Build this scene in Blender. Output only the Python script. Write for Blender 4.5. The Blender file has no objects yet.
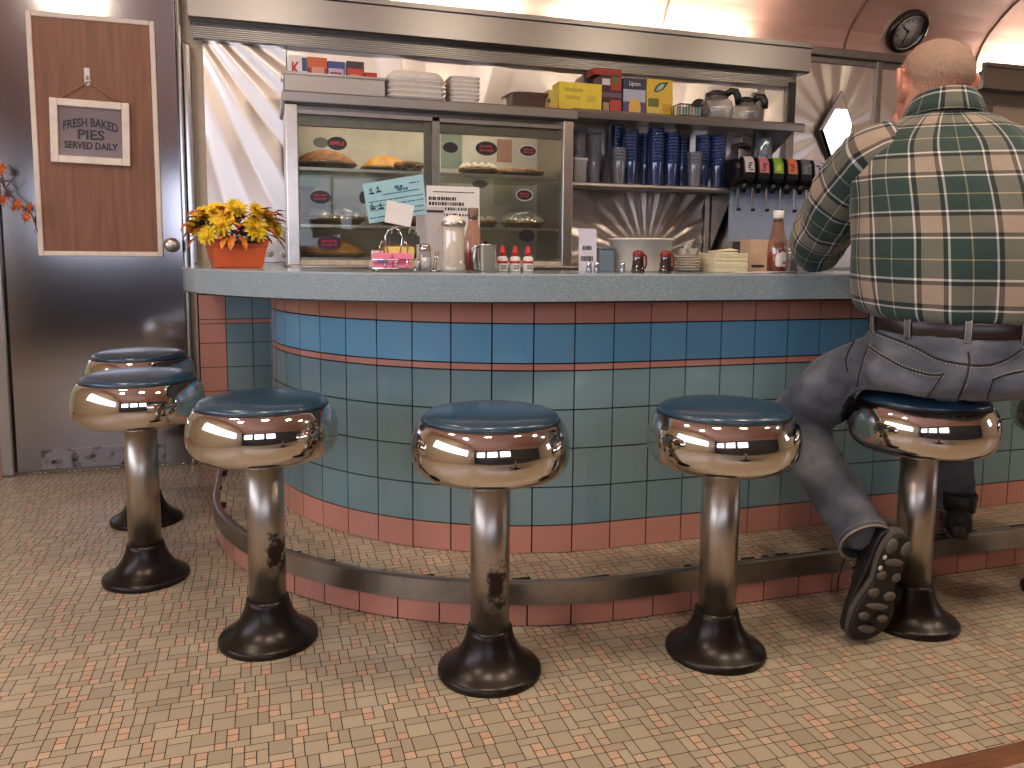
import bpy, bmesh, math, random
from math import pi, sin, cos, radians, sqrt, atan2
from mathutils import Vector, Matrix, noise
from mathutils.bvhtree import BVHTree
random.seed(7)
COL = bpy.context.scene.collection
V = Vector
# ------------------------------------------------------------------ camera model of the place (a = along the counter, b = into the room)
FPX, PITCH, CYP, ROLL, EYE, YAW = 800.0, 0.1086, 343.0, 0.0081, 0.9008, radians(17.5)
def ray(u, v):
    x, y = u - 512, v - CYP
    x, y = x*cos(ROLL) + y*sin(ROLL), -x*sin(ROLL) + y*cos(ROLL)
    X, Z = x/FPX, -y/FPX
    Y, Z = cos(PITCH) + Z*sin(PITCH), -sin(PITCH) + Z*cos(PITCH)
    return V((X*cos(YAW) + Y*sin(YAW), -X*sin(YAW) + Y*cos(YAW), Z))
def R(u, v, b):
    d = ray(u, v); t = b/d.y
    return V((d.x*t, b, EYE + d.z*t))
def RZ(u, v, z):
    d = ray(u, v); t = (z - EYE)/d.z
    return V((d.x*t, d.y*t, z))
def size(px, a, b): return px*(b*cos(YAW) + a*sin(YAW))/FPX
# ------------------------------------------------------------------ object helpers
def tag(o, label=None, cat=None, group=None, kind=None):
    if label: o['label'] = label
    if cat: o['category'] = cat
    if group: o['group'] = group
    if kind: o['kind'] = kind
    return o
def empty(name, loc=(0, 0, 0), rz=0, label=None, cat=None, group=None, kind=None):
    o = bpy.data.objects.new(name, None); COL.objects.link(o)
    o.empty_display_size = .05
    o.location = loc; o.rotation_euler = (0, 0, rz)
    return tag(o, label, cat, group, kind)
class MB:
    """mesh builder: verts, faces, material slots, uvs"""
    def __init__(s): s.v = []; s.f = []; s.mi = []; s.uv = []; s.sm = []
    def add(s, vs, fs, mi=0, uvs=None, smooth=False):
        n = len(s.v); s.v += [tuple(p) for p in vs]
        for k, f in enumerate(fs):
            s.f.append(tuple(i + n for i in f)); s.mi.append(mi); s.sm.append(smooth)
            s.uv.append(uvs[k] if uvs else None)
        return s
    def box(s, lo, hi, mi=0, bev=0.0, M=None):
        bm = bmesh.new(); bmesh.ops.create_cube(bm, size=1)
        for w in bm.verts: w.co = V([lo[i] + (w.co[i] + .5)*(hi[i] - lo[i]) for i in range(3)])
        if bev > 0:
            bmesh.ops.bevel(bm, geom=list(bm.edges), offset=bev, segments=2, profile=.5, affect='EDGES')
        if M is not None: bm.transform(M.to_4x4())
        s.bm(bm, mi, smooth=False); return s
    def bm(s, bm, mi=0, smooth=False):
        bm.verts.index_update()
        s.add([w.co.copy() for w in bm.verts], [[w.index for w in f.verts] for f in bm.faces], mi, smooth=smooth)
        bm.free()
    def lathe(s, prof, n=32, mi=0, o=(0, 0, 0), smooth=True, M=None, cap0=True, cap1=True, sq=0):
        vs = []; fs = []; o = V(o)
        for r, z in prof:
            for k in range(n):
                t = 2*pi*k/n; c, d = cos(t), sin(t)
                if sq: m = (abs(c)**sq + abs(d)**sq)**(-1/sq); c, d = c*m, d*m
                p = V((r*c, r*d, z))
                vs.append((M @ p if M is not None else p) + o)
        for j in range(len(prof) - 1):
            for k in range(n):
                k2 = (k + 1) % n
                fs.append((j*n + k, j*n + k2, (j + 1)*n + k2, (j + 1)*n + k))
        if cap0: fs.append(tuple(range(n - 1, -1, -1)))
        if cap1: fs.append(tuple((len(prof) - 1)*n + k for k in range(n)))
        return s.add(vs, fs, mi, smooth=smooth)
    def tube(s, path, rad, n=10, mi=0, caps=True, closed=False, smooth=True, flat=1.0):
        P = [V(p) for p in path]; m = len(P)
        rr = [rad]*m if isinstance(rad, (int, float)) else list(rad)
        T = []
        for i in range(m):
            if closed: d = P[(i + 1) % m] - P[i - 1]
            else: d = P[min(i + 1, m - 1)] - P[max(i - 1, 0)]
            T.append(d.normalized() if d.length > 1e-9 else V((0, 0, 1)))
        up = V((0, 0, 1)) if abs(T[0].z) < .9 else V((0, 1, 0))
        X = T[0].cross(up).normalized()
        vs = []; fs = []
        for i in range(m):
            X = (X - T[i]*X.dot(T[i])).normalized(); Y = T[i].cross(X)
            for k in range(n):
                t = 2*pi*k/n; vs.append(P[i] + X*(rr[i]*cos(t)) + Y*(rr[i]*flat*sin(t)))
        for i in range(m if closed else m - 1):
            j = (i + 1) % m
            for k in range(n):
                k2 = (k + 1) % n; fs.append((i*n + k, i*n + k2, j*n + k2, j*n + k))
        if caps and not closed:
            fs.append(tuple(range(n - 1, -1, -1))); fs.append(tuple((m - 1)*n + k for k in range(n)))
        return s.add(vs, fs, mi, smooth=smooth)
    def loft(s, rings, mi=0, smooth=True, caps=True):
        n = len(rings[0]); vs = [p for r in rings for p in r]; fs = []
        for j in range(len(rings) - 1):
            for k in range(n):
                k2 = (k + 1) % n; fs.append((j*n + k, j*n + k2, (j + 1)*n + k2, (j + 1)*n + k))
        if caps: fs.append(tuple(range(n - 1, -1, -1))); fs.append(tuple((len(rings) - 1)*n + k for k in range(n)))
        return s.add(vs, fs, mi, smooth=smooth)
    def ball(s, c, r, mi=0, n=16, M=None):
        bm = bmesh.new(); bmesh.ops.create_uvsphere(bm, u_segments=n, v_segments=max(6, n//2), radius=1)
        rr = r if hasattr(r, '__len__') else (r, r, r)
        for w in bm.verts:
            p = V((w.co.x*rr[0], w.co.y*rr[1], w.co.z*rr[2]))
            w.co = (M @ p if M is not None else p) + V(c)
        s.bm(bm, mi, smooth=True); return s
    def poly(s, pts, mi=0): return s.add(pts, [tuple(range(len(pts)))], mi)
    def prism(s, pts, d, mi=0):
        """closed outline pts swept by the vector d"""
        n = len(pts); d = V(d); pts = [V(p) for p in pts]
        vs = pts + [p + d for p in pts]
        fs = [tuple(range(n - 1, -1, -1)), tuple(range(n, 2*n))] + [(i, (i + 1) % n, n + (i + 1) % n, n + i) for i in range(n)]
        return s.add(vs, fs, mi)
    def mesh(s, name, mats):
        me = bpy.data.meshes.new(name); me.from_pydata(s.v, [], s.f)
        for m in (mats if isinstance(mats, (list, tuple)) else [mats]): me.materials.append(m)
        me.polygons.foreach_set('material_index', s.mi); me.polygons.foreach_set('use_smooth', s.sm)
        if any(u is not None for u in s.uv):
            L = me.uv_layers.new(name='UVMap')
            for p in me.polygons:
                u = s.uv[p.index]
                if u:
                    for li, q in zip(p.loop_indices, u): L.data[li].uv = q
        bm = bmesh.new(); bm.from_mesh(me)
        if len(bm.faces) < 60000: bmesh.ops.recalc_face_normals(bm, faces=list(bm.faces))
        bm.to_mesh(me); bm.free()
        me.update(); return me
    def build(s, name, mats, parent=None, loc=None, label=None, cat=None, group=None, kind=None, bevel=0):
        o = bpy.data.objects.new(name, s.mesh(name, mats)); COL.objects.link(o)
        if parent: o.parent = parent
        if loc is not None: o.location = loc
        if bevel:
            b = o.modifiers.new('edge', 'BEVEL'); b.width = bevel; b.segments = 2; b.limit_method = 'ANGLE'; b.angle_limit = radians(40)
        return tag(o, label, cat, group, kind)
def copy_tree(o, parent=None):
    c = o.copy(); COL.objects.link(c); c.parent = parent
    for ch in o.children: copy_tree(ch, c)
    return c
def text(body, name, mat, parent, loc, h, wid=None, rot=(pi/2, 0, 0), ext=.0006, align='CENTER', bold=0, curve=None):
    """lettering as one mesh standing on a face that looks towards -b"""
    cu = bpy.data.curves.new(name, 'FONT'); cu.body = body; cu.size = 1; cu.align_x = align; cu.align_y = 'CENTER'
    cu.extrude = ext/h; cu.offset = bold; cu.resolution_u = 3
    t = bpy.data.objects.new(name, cu); COL.objects.link(t)
    me = bpy.data.meshes.new_from_object(t.evaluated_get(bpy.context.evaluated_depsgraph_get()))
    bpy.data.objects.remove(t); bpy.data.curves.remove(cu)
    xs = [q.co.x for q in me.vertices]; w0 = max(xs) - min(xs)
    sx = (wid/w0) if wid else h
    for q in me.vertices:
        q.co.x *= sx; q.co.y *= h; q.co.z *= h
        if curve: q.co.y -= curve*(q.co.x/(.5*sx*w0))**2
    me.materials.clear(); me.materials.append(mat)
    o = bpy.data.objects.new(name, me); COL.objects.link(o); o.parent = parent; o.location = loc; o.rotation_euler = rot
    return o
def remesh(mb, vox, smooth=6, fac=.5):
    me = mb.mesh('tmp', [])
    o = bpy.data.objects.new('tmp', me); COL.objects.link(o)
    m = o.modifiers.new('r', 'REMESH'); m.mode = 'VOXEL'; m.voxel_size = vox; m.use_smooth_shade = True
    if smooth:
        k = o.modifiers.new('s', 'SMOOTH'); k.iterations = smooth; k.factor = fac
    out = bpy.data.meshes.new_from_object(o.evaluated_get(bpy.context.evaluated_depsgraph_get()))
    bpy.data.objects.remove(o); bpy.data.meshes.remove(me)
    out.polygons.foreach_set('use_smooth', [True]*len(out.polygons))
    return out
def meshobj(name, me, mat, parent=None):
    me.materials.clear(); me.materials.append(mat); me.name = name
    o = bpy.data.objects.new(name, me); COL.objects.link(o); o.parent = parent
    return o
# ------------------------------------------------------------------ materials
def lin(c):
    return tuple(((x/255)/12.92 if x/255 <= .04045 else ((x/255 + .055)/1.055)**2.4) for x in c) + (1,)
MATS = {}
class NT:
    def __init__(s, name):
        s.m = bpy.data.materials.new(name); s.m.use_nodes = True; s.t = s.m.node_tree; s.n = s.t.nodes; s.l = s.t.links
        s.b = s.n['Principled BSDF']
    def node(s, typ, **kw):
        q = s.n.new(typ)
        for k, v in kw.items(): setattr(q, k, v)
        return q
    def set(s, key, val):
        if isinstance(val, bpy.types.NodeSocket): s.l.new(val, s.b.inputs[key])
        else: s.b.inputs[key].default_value = val
    def noise(s, scale, detail=4, coord='Object', rough=.5, stretch=None):
        tc = s.node('ShaderNodeTexCoord'); q = s.node('ShaderNodeTexNoise')
        q.inputs['Scale'].default_value = scale; q.inputs['Detail'].default_value = detail; q.inputs['Roughness'].default_value = rough
        if stretch:
            mp = s.node('ShaderNodeMapping'); mp.inputs['Scale'].default_value = stretch
            s.l.new(tc.outputs[coord], mp.inputs[0]); s.l.new(mp.outputs[0], q.inputs['Vector'])
        else: s.l.new(tc.outputs[coord], q.inputs['Vector'])
        return q.outputs['Fac']
    def ramp(s, fac, stops, interp='LINEAR'):
        q = s.node('ShaderNodeValToRGB'); r = q.color_ramp; r.interpolation = interp
        while len(r.elements) < len(stops): r.elements.new(.5)
        for e, (p, c) in zip(r.elements, stops): e.position = p; e.color = c if len(c) == 4 else lin(c)
        s.l.new(fac, q.inputs[0]); return q.outputs[0]
    def mix(s, fac, a, b, mode='MIX'):
        q = s.node('ShaderNodeMix', data_type='RGBA', blend_type=mode)
        for k, x in ((0, fac), (6, a), (7, b)):
            if isinstance(x, bpy.types.NodeSocket): s.l.new(x, q.inputs[k])
            elif k == 0: q.inputs[0].default_value = x
            else: q.inputs[k].default_value = x if len(x) == 4 else lin(x)
        return q.outputs[2]
    def math(s, op, a, b=None, c=None):
        q = s.node('ShaderNodeMath', operation=op)
        for k, x in enumerate((a, b, c)):
            if x is None: continue
            if isinstance(x, bpy.types.NodeSocket): s.l.new(x, q.inputs[k])
            else: q.inputs[k].default_value = x
        return q.outputs[0]
    def bump(s, h, st=.3, dist=.002):
        q = s.node('ShaderNodeBump'); q.inputs['Strength'].default_value = st; q.inputs['Distance'].default_value = dist
        s.l.new(h, q.inputs['Height']); s.l.new(q.outputs[0], s.b.inputs['Normal'])
def mat(name, col, rough=.5, metal=0.0, var=.08, nscale=30, bump=0, bscale=80, spec=.5, coat=0, emit=None, estr=0, stretch=None, bdist=.002, sheen=0):
    if name in MATS: return MATS[name]
    t = NT(name); c = lin(col)
    if var:
        f = t.noise(nscale, stretch=stretch)
        d = tuple(x*(1 - var*2.2) for x in c[:3]) + (1,); e = tuple(min(1, x*(1 + var*2)) for x in c[:3]) + (1,)
        t.set('Base Color', t.ramp(f, [(.3, d), (.7, e)]))
    else: t.set('Base Color', c)
    t.set('Roughness', rough); t.set('Metallic', metal); t.set('Specular IOR Level', spec)
    if coat: t.set('Coat Weight', coat); t.set('Coat Roughness', .08)
    if sheen: t.set('Sheen Weight', sheen)
    if bump: t.bump(t.noise(bscale, 5, stretch=stretch), bump, bdist)
    if emit: t.set('Emission Color', lin(emit)); t.set('Emission Strength', estr)
    MATS[name] = t.m; return t.m
def glassy(name, tint=(235, 240, 240), refl=.12, opac=.0, dcol=(255, 255, 255), rough=.03, rmax=.9):
    """thin clear sheet: mostly transparent, fresnel reflection, a little body colour"""
    t = NT(name); t.n.remove(t.b); out = t.n['Material Output']
    tr = t.node('ShaderNodeBsdfTransparent'); tr.inputs[0].default_value = lin(tint)
    gl = t.node('ShaderNodeBsdfGlossy'); gl.inputs['Roughness'].default_value = rough
    df = t.node('ShaderNodeBsdfDiffuse'); df.inputs[0].default_value = lin(dcol)
    fr = t.node('ShaderNodeLayerWeight'); fr.inputs[0].default_value = .35
    mr = t.node('ShaderNodeMapRange'); mr.inputs[3].default_value = refl; mr.inputs[4].default_value = rmax
    pw = t.math('POWER', fr.outputs['Facing'], 3.0)
    t.l.new(pw, mr.inputs[0])
    m1 = t.node('ShaderNodeMixShader'); m1.inputs[0].default_value = opac; t.l.new(tr.outputs[0], m1.inputs[1]); t.l.new(df.outputs[0], m1.inputs[2])
    m2 = t.node('ShaderNodeMixShader'); t.l.new(mr.outputs[0], m2.inputs[0]); t.l.new(m1.outputs[0], m2.inputs[1]); t.l.new(gl.outputs[0], m2.inputs[2])
    t.l.new(m2.outputs[0], out.inputs[0]); MATS[name] = t.m; return t.m
def emis(name, col, st):
    t = NT(name); t.n.remove(t.b); e = t.node('ShaderNodeEmission'); e.inputs[0].default_value = lin(col); e.inputs[1].default_value = st
    t.l.new(e.outputs[0], t.n['Material Output'].inputs[0]); return t.m
def tile_mat(name, cols, rough=.25, spk=.06):
    """ceramic: every separate tile gets its own slight tone"""
    t = NT(name); g = t.node('ShaderNodeNewGeometry')
    c = t.ramp(g.outputs['Random Per Island'], [(i/(max(1, len(cols) - 1)), q) for i, q in enumerate(cols)])
    f = t.noise(320, 2)
    t.set('Base Color', t.mix(f, t.mix(spk*2, c, (0, 0, 0)), c)); t.set('Roughness', rough)
    return t.m
M_grout = mat('dark_grout', (26, 20, 16), .9, var=.15)
M_floor = [M_grout, tile_mat('grey_mosaic_tile', [(170, 155, 131), (184, 168, 142), (161, 147, 124), (177, 161, 137)], .36), tile_mat('pink_mosaic_tile', [(192, 162, 135), (203, 170, 142), (184, 158, 131), (198, 156, 130), (200, 175, 146)], .36)]
M_teal = tile_mat('teal_wall_tile', [(114, 142, 147), (121, 148, 152), (117, 145, 149)], .12, .02)
M_blue = tile_mat('blue_lit_wall_tile', [(108, 164, 192), (114, 170, 198)], .12, .02)  # upper row: bluish light on teal tile is put into the colour
M_pinkt = tile_mat('pink_wall_tile', [(192, 132, 115), (200, 141, 124)], .14, .02)
M_steel = mat('brushed_steel', (182, 180, 176), .24, 1, 0)
M_steelh = mat('long_brushed_steel', (158, 155, 151), .31, 1, 0)
M_satin = mat('satin_steel', (146, 142, 136), .35, 1, .05, 30)
M_chrome = mat('polished_chrome', (212, 207, 200), .05, 1, 0)
M_alum = mat('aluminium_trim', (205, 198, 188), .3, 1, .03)
M_black = mat('black_plastic', (22, 21, 20), .35, 0, .05)
M_white = mat('white_plastic', (226, 222, 214), .4, 0, .02)
M_paper = mat('white_paper', (226, 222, 218), .8, 0, .02)
M_ink = mat('dark_ink', (38, 38, 52), .7, 0, 0)
M_red = mat('red_plastic', (190, 34, 30), .35, 0, .04)
M_yellow = mat('yellow_card', (240, 214, 40), .5, 0, .04)
M_glass = glassy('clear_glass', (240, 244, 243), .05)
M_case = glassy('display_glass', (236, 238, 234), .022, .02, (190, 190, 185))
# ------------------------------------------------------------------ room shell
WB = 3.64            # plane of the back wall
A0, A1, B0 = -2.3, 5.6, -2.0
CT = 0.858           # counter height
ST = 0.111           # footrest step height
U = 0.021            # mosaic unit
CX, CB = 0.879, 2.771
BE, AE = WB - .027, A1 - .01
def curve_path(R_, cx=CX, cb=CB, bend=BE, aend=AE, step=.02):
    """left side, rounded corner, long front; returns points and running length"""
    pts = []
    n = int(.9/step)
    for i in range(n): pts.append(V((cx - R_, bend - (bend - cb)*i/n, 0)))
    n = int(1.5/step)
    for i in range(n + 1):
        t = pi + pi/2*i/n; pts.append(V((cx + R_*cos(t), cb + R_*sin(t), 0)))
    n = int(4.9/step)
    for i in range(1, n + 1): pts.append(V((cx + (aend - cx)*i/n, cb - R_, 0)))
    return pts
def inside_off(a, b, R_):
    """is the point inside the counter outline of corner radius R_"""
    if a < CX - R_ or b < CB - R_: return False
    if a < CX and b < CB: return (a - CX)**2 + (b - CB)**2 <= R_*R_
    return True
def pull_in(a, b, R_):
    """the tile setter's cut: a corner past the edge is brought back onto it"""
    if inside_off(a, b, R_): return (a, b)
    if a < CX and b < CB:
        L = sqrt((a - CX)**2 + (b - CB)**2); return (CX + (a - CX)*R_/L, CB + (b - CB)*R_/L)
    return (max(a, CX - R_), b) if b >= CB else (a, max(b, CB - R_))
def mosaic(mb, a0, a1, b0, b1, z, keep, seed=1, g=.0009, fit=None):
    """sheets of squares and oblongs, three units deep per course, small pink squares between"""
    rnd = random.Random(seed); nrow = int((b1 - b0)/(3*U)) + 1
    seq = 'ABDABADBADBAABD'
    for r in range(nrow):
        y = b0 + r*3*U; x = a0 - rnd.random()*6*U; i = rnd.randrange(len(seq))
        while x < a1:
            k = seq[i % len(seq)]; i += 1 + (rnd.random() < .12); fl = rnd.random() < .5; fx = rnd.random() < .5
            if k == 'A': cells = [(0, 1, 2, 2, 1), (0, 0, 2, 1, 1)] if fl else [(0, 0, 2, 2, 1), (0, 2, 2, 1, 1)]; w = 2
            elif k == 'B': cells = [(0, 1, 1, 2, 1), (0, 0, 1, 1, 2)] if fl else [(0, 0, 1, 2, 1), (0, 2, 1, 1, 2)]; w = 1
            else:
                o = 1 if fl else 0
                cells = [(1 if fx else 0, o, 1, 2, 1), (0 if fx else 1, o, 1, 1, 2), (0 if fx else 1, o + 1, 1, 1, 2), (0, 0 if fl else 2, 2, 1, 1)]; w = 2
            for cx, cy, cw, ch, m in cells:
                p, q = x + cx*U + g, y + cy*U + g; p2, q2 = x + (cx + cw)*U - g, y + (cy + ch)*U - g
                if p2 < a0 or p > a1 or not keep(p, q, p2, q2): continue
                cs = [(p, q), (p2, q), (p2, q2), (p, q2)]
                if fit: cs = [fit(*c) for c in cs]
                mb.add([(x_, y_, z) for x_, y_ in cs], [(0, 1, 2, 3)], m)
            x += w*U
R_WALL, R_STEP = 0.84, 1.036
fl = MB()
fl.add([(A0, B0, -.0015), (A1, B0, -.0015), (A1, WB, -.0015), (A0, WB, -.0015)], [(0, 1, 2, 3)], 0)
mosaic(fl, A0, A1, B0, WB, 0, lambda p, q, p2, q2: not (inside_off(p, q, R_STEP - .05) and inside_off(p2, q2, R_STEP - .05)) and not (q > 2.2 and p > 1.2), 3)
fl.build('floor', M_floor, kind='structure')

M_pinkceil = mat('pink_enamel_ceiling', (214, 168, 150), .3, 0, .04, 3)
M_cream = mat('cream_wall', (205, 190, 168), .6, 0, .04)
SPR, RISE, BC = 1.97, .72, .82
ce = MB(); prof = []
for i in range(41):
    t = pi*i/40; prof.append((BC + (WB - BC)*cos(t), SPR + RISE*sin(t)))
for k in range(9):
    s0 = A0 + (A1 - A0)*k/9; s1 = A0 + (A1 - A0)*(k + 1)/9
for i in range(40):
    (b, z), (b2, z2) = prof[i], prof[i + 1]
    ce.add([(A0, b, z), (A1, b, z), (A1, b2, z2), (A0, b2, z2)], [(0, 1, 2, 3)], 0, smooth=True)
ce.build('ceiling', M_pinkceil, kind='structure')
sm = MB()
for a in (-1.35, -.27, .82, 1.9, 2.965, 3.855, 4.75):
    sm.tube([(a, b + (.004 if b < BC else -.004), z - .003) for b, z in prof], .005, 6)
sm.build('trim_1', mat('ceiling_seam', (120, 84, 70), .5, 0, 0), kind='structure')
# pressed steel back wall with sunburst folds
M_burst = mat('pressed_steel_sheet', (222, 214, 206), .33, 1, 0)
def burst(a0, a1, z0, z1, centres, nm, amp=.016, N=26, tip=1.15, kind='structure', da=.009, extra=lambda a, z: 0):
    mb = MB(); na, nz = int((a1 - a0)/da), int((z1 - z0)/.012); vs = []
    for j in range(nz + 1):
        for i in range(na + 1):
            a = a0 + (a1 - a0)*i/na; z = z0 + (z1 - z0)*j/nz; h = 0
            for ca, cz, ph in centres:
                r = sqrt((a - ca)**2 + (z - cz)**2); t = atan2(z - cz, a - ca)
                x = (t/(2*pi)*N + ph) % 1; k = int(t/(2*pi)*N + ph)
                L = tip*(1 if k % 2 else .72)
                tri = 1 - abs(2*x - 1)
                w = min(1, max(0, (L - r)/.25))*min(1, r/.35)
                h = max(h, amp*w*(tri**.8))
            vs.append((a, WB - .004 - h, z))
    W = na + 1
    fs = [(j*W + i, j*W + i + 1, (j + 1)*W + i + 1, (j + 1)*W + i) for j in range(nz) for i in range(na)]
    mb.add(vs, fs, 0, smooth=True)
    return mb.build(nm, M_burst, kind=kind)
bk = MB()
bk.box((A0, WB, 0), (A1, WB + .12, 2.75), 0)
bk.build('wall_back', M_cream, kind='structure')
burst(-.2, .13, .8, 1.835, [(-.36, 2.02, .15)], 'trim_2', .012, 34, 2.4)
burst(.135, 2.62, .8, 1.835, [(.80, .90, .15), (1.84, .90, .5)], 'trim_11', .012)
burst(2.66, 3.17, .8, 1.95, [(2.925, 1.57, .25)], 'trim_3', .007, N=16, tip=.6)
burst(3.2, 3.92, .8, 1.95, [(3.56, 1.3, .25)], 'trim_4', .007, N=18, tip=.8)
burst(3.97, 5.55, .8, 1.95, [(4.7, 1.0, .25)], 'trim_5', N=22, tip=1.0, da=.02)
cn = MB()
for a0, a1 in ((2.70, 3.80),):
    cn.box((a0, WB - .05, 1.945), (a1, WB, 1.985), 0, .004)
    cn.box((a0, WB - .02, 1.915), (a1, WB, 1.945), 0, .003)
cn.box((3.165, WB - .03, .8), (3.205, WB, 1.95), 0, .006)
cn.box((3.915, WB - .035, .8), (3.975, WB, 1.95), 0, .006)
cn.box((2.615, WB - .03, .8), (2.665, WB, 1.95), 0, .006)
cn.build('trim_6', M_satin, kind='structure')
# steel hoods over the back bar: a smooth upper box and a ribbed fascia
def hood(a0, a1, nm):
    h = MB()
    pr_ = [(3.385, 1.800), (3.385, 1.905), (3.372, 1.908), (3.372, 1.928), (3.378, 1.928), (3.40, 1.930), (3.402, 1.885), (WB, 1.885), (WB, 1.795), (3.40, 1.795)]
    h.prism([(a0 - .01, b, z) for b, z in pr_], (a1 + .03 - a0, 0, 0))
    rb = [(WB, 1.795)]
    for i in range(7):
        z = 1.795 - i*.0078; rb += [(3.449, z), (3.443, z - .0018), (3.443, z - .0052), (3.449, z - .0066)]
    rb += [(3.449, 1.738), (WB, 1.738)]
    h.prism([(a0, b, z) for b, z in rb], (a1 - .045 - a0, 0, 0))
    S_ = 1.041      # the hood hugs the wall
    h.v = [(x, min(WB, y*S_), EYE + (z - EYE)*S_) for x, y, z in h.v]
    return h.build(nm, M_steelh, kind='structure')
hood(-.235, 2.66, 'trim_7'); hood(3.81, A1, 'trim_8')
# fluorescent tubes lying on top of the hoods (unseen from the floor) light the vault
M_tube = emis('fluorescent_tube', (255, 244, 230), 70)
for i, (a0, a1) in enumerate(((.1, 1.2), (1.3, 2.4), (3.86, 4.9))):
    tb = empty('tube_light', ((a0 + a1)/2, 3.592, 1.9265), 0, ['fluorescent strip lying on the long steel hood above the pie case', 'fluorescent strip on the long steel hood above the cup shelves', 'fluorescent strip on the separate steel hood beyond the clock'][i], 'lamp', 'fluorescent strips on the hoods')
    MB().box((-(a1 - a0)/2, -.03, .0), ((a1 - a0)/2, .03, .02), 0, .004).build('fixture', M_white, tb)
    MB().tube([(-(a1 - a0)/2 + .03, 0, .033), ((a1 - a0)/2 - .03, 0, .033)], .012, 10).build('tube', M_tube, tb)
# tile dado beside the door and at the far left
def flat_tiles(mb, a0, a1, rows, b, mcol, pitch=.108, g=.0013, th=.006):
    n = max(1, round((a1 - a0)/pitch)); w = (a1 - a0)/n
    for z0, z1, m in rows:
        for i in range(n):
            mm = m if not callable(m) else m(i)
            mb.box((a0 + i*w + g, b - th, z0 + g), (a0 + (i + 1)*w - g, b, z1 - g), mm, .0008)
ROWS = [(.111, .187, 3), (.187, .291, 1), (.291, .395, 1), (.395, .499, 1), (.499, .603, 1), (.603, .622, 3), (.622, .726, 2), (.726, .795, 3)]
MT = [M_grout, M_teal, M_blue, M_pinkt]
# the first column is pink
d2 = MB(); d2.box((-.255, WB - .016, 0), (.05, WB, .80), 0)
zz = [0, .104, .208, .312, .416, .52, .603, .622, .726, .795]
for j in range(9):
    for i, (p, q) in enumerate(((-.25, -.142), (-.142, -.034), (-.034, .05))):
        m = 3 if (i == 0 or j == 6) else (1 if j != 8 else 1)
        d2.box((p + .0013, WB - .022, zz[j] + .0013), (q - .0013, WB - .016, zz[j + 1] - .0013), m, .0008)
d2.build('trim_9', MT, kind='structure')
d3 = MB(); d3.box((A0, WB - .012, 0), (-1.0, WB, .9), 0)
M_pale = tile_mat('pale_green_tile', [(196, 204, 176), (188, 198, 172)], .2, .02)
n = 12
for i in range(n):
    p = A0 + (-1.0 - A0)*i/n; q = A0 + (-1.0 - A0)*(i + 1)/n
    for j in range(8): d3.box((p + .0013, WB - .018, j*.108 + .0013), (q - .0013, WB - .012, (j + 1)*.108 - .0013), 2 if j == 0 else 1, .0008)
d3.build('trim_10', [M_grout, M_pale, M_pinkt], kind='structure')
# other walls of the car: window side behind the viewer and both ends
M_dado = mat('dark_dado', (52, 54, 60), .5, 0, .06)
WZ0, WZ1 = .95, 1.72
wf = MB(); wf.box((A0, B0 - .12, 0), (A1, B0, WZ0), 0); wf.box((A0, B0 - .12, WZ1), (A1, B0, 2.0), 0)
wins = []
a = A0 + .25
while a + 1.0 < 2.4: wins.append((a, a + .95)); a += 1.15
e = [A0] + [x for w in wins for x in w] + [A1]
for i in range(0, len(e), 2): wf.box((e[i], B0 - .12, WZ0), (e[i + 1], B0, WZ1), 0)
wf.build('wall_front', M_dado, kind='structure')
for k, (p, q) in enumerate(wins):
    w = MB(); t = .03
    w.box((p, B0 - .09, WZ0), (q, B0 + .01, WZ0 + t)); w.box((p, B0 - .09, WZ1 - t), (q, B0 + .01, WZ1))
    w.box((p, B0 - .09, WZ0), (p + t, B0 + .01, WZ1)); w.box((q - t, B0 - .09, WZ0), (q, B0 + .01, WZ1))
    w.box(((p + q)/2 - .015, B0 - .08, WZ0), ((p + q)/2 + .015, B0 - .02, WZ1))
    w.build('window_%d' % (k + 1), M_alum, kind='structure')
wl = MB(); wl.box((A0 - .1, B0, 0), (A0, WB, .95), 0); wl.box((A0 - .1, B0, 1.72), (A0, WB, 2.8), 0)
wl.box((A0 - .1, 2.3, .95), (A0, WB, 1.72), 0); wl.box((A0 - .1, B0, .95), (A0, -1.0, 1.72), 0)
wl.build('wall_left', M_cream, kind='structure')
wr_ = MB().box((A1, B0, 0), (A1 + .1, WB, .95), 0).box((A1, B0, 1.75), (A1 + .1, WB, 2.8), 0).box((A1, B0, .95), (A1 + .1, -.2, 1.75), 0).box((A1, .42, .95), (A1 + .1, WB, 1.75), 0); wr_.build('wall_right', M_cream, kind='structure')

# ------------------------------------------------------------------ the kitchen door
D0, D1 = -.955, -.30
M_wood = mat('brown_wood_laminate', (128, 80, 48), .42, 0, .12, 4, .03, 20, stretch=(14, 14, .9))
door = empty('door_1', (D0, WB, 0), 0, kind='structure')
DZ = 1.985
s = MB()
s.box((0, -.03, .012), (D1 - D0, .0, DZ), 0, .004)
s.build('door_leaf', mat('door_steel', (158, 156, 158), .13, 1, 0), door)
f = MB(); p0, p1, z0, z1 = R(34, 24, WB).x - D0, R(157, 249, WB).x - D0 + .008, .905, 1.803
f.box((p0, -.034, z0), (p1, -.029, z1), 0); f.build('wood_panel', M_wood, door)
f = MB(); t = .02
for lo, hi in (((p0 - t, 0, z0 - t), (p0, 0, z1 + t)), ((p1, 0, z0 - t), (p1 + t, 0, z1 + t)), ((p0, 0, z0 - t), (p1, 0, z0)), ((p0, 0, z1), (p1, 0, z1 + t))):
    f.box((lo[0], -.042, lo[2]), (hi[0], -.028, hi[2]), 0, .004)
f.build('panel_frame', mat('pale_frame_paint', (226, 212, 196), .4, 0, .03), door)
k = MB(); kp = R(172, 245, WB - .03)
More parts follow.
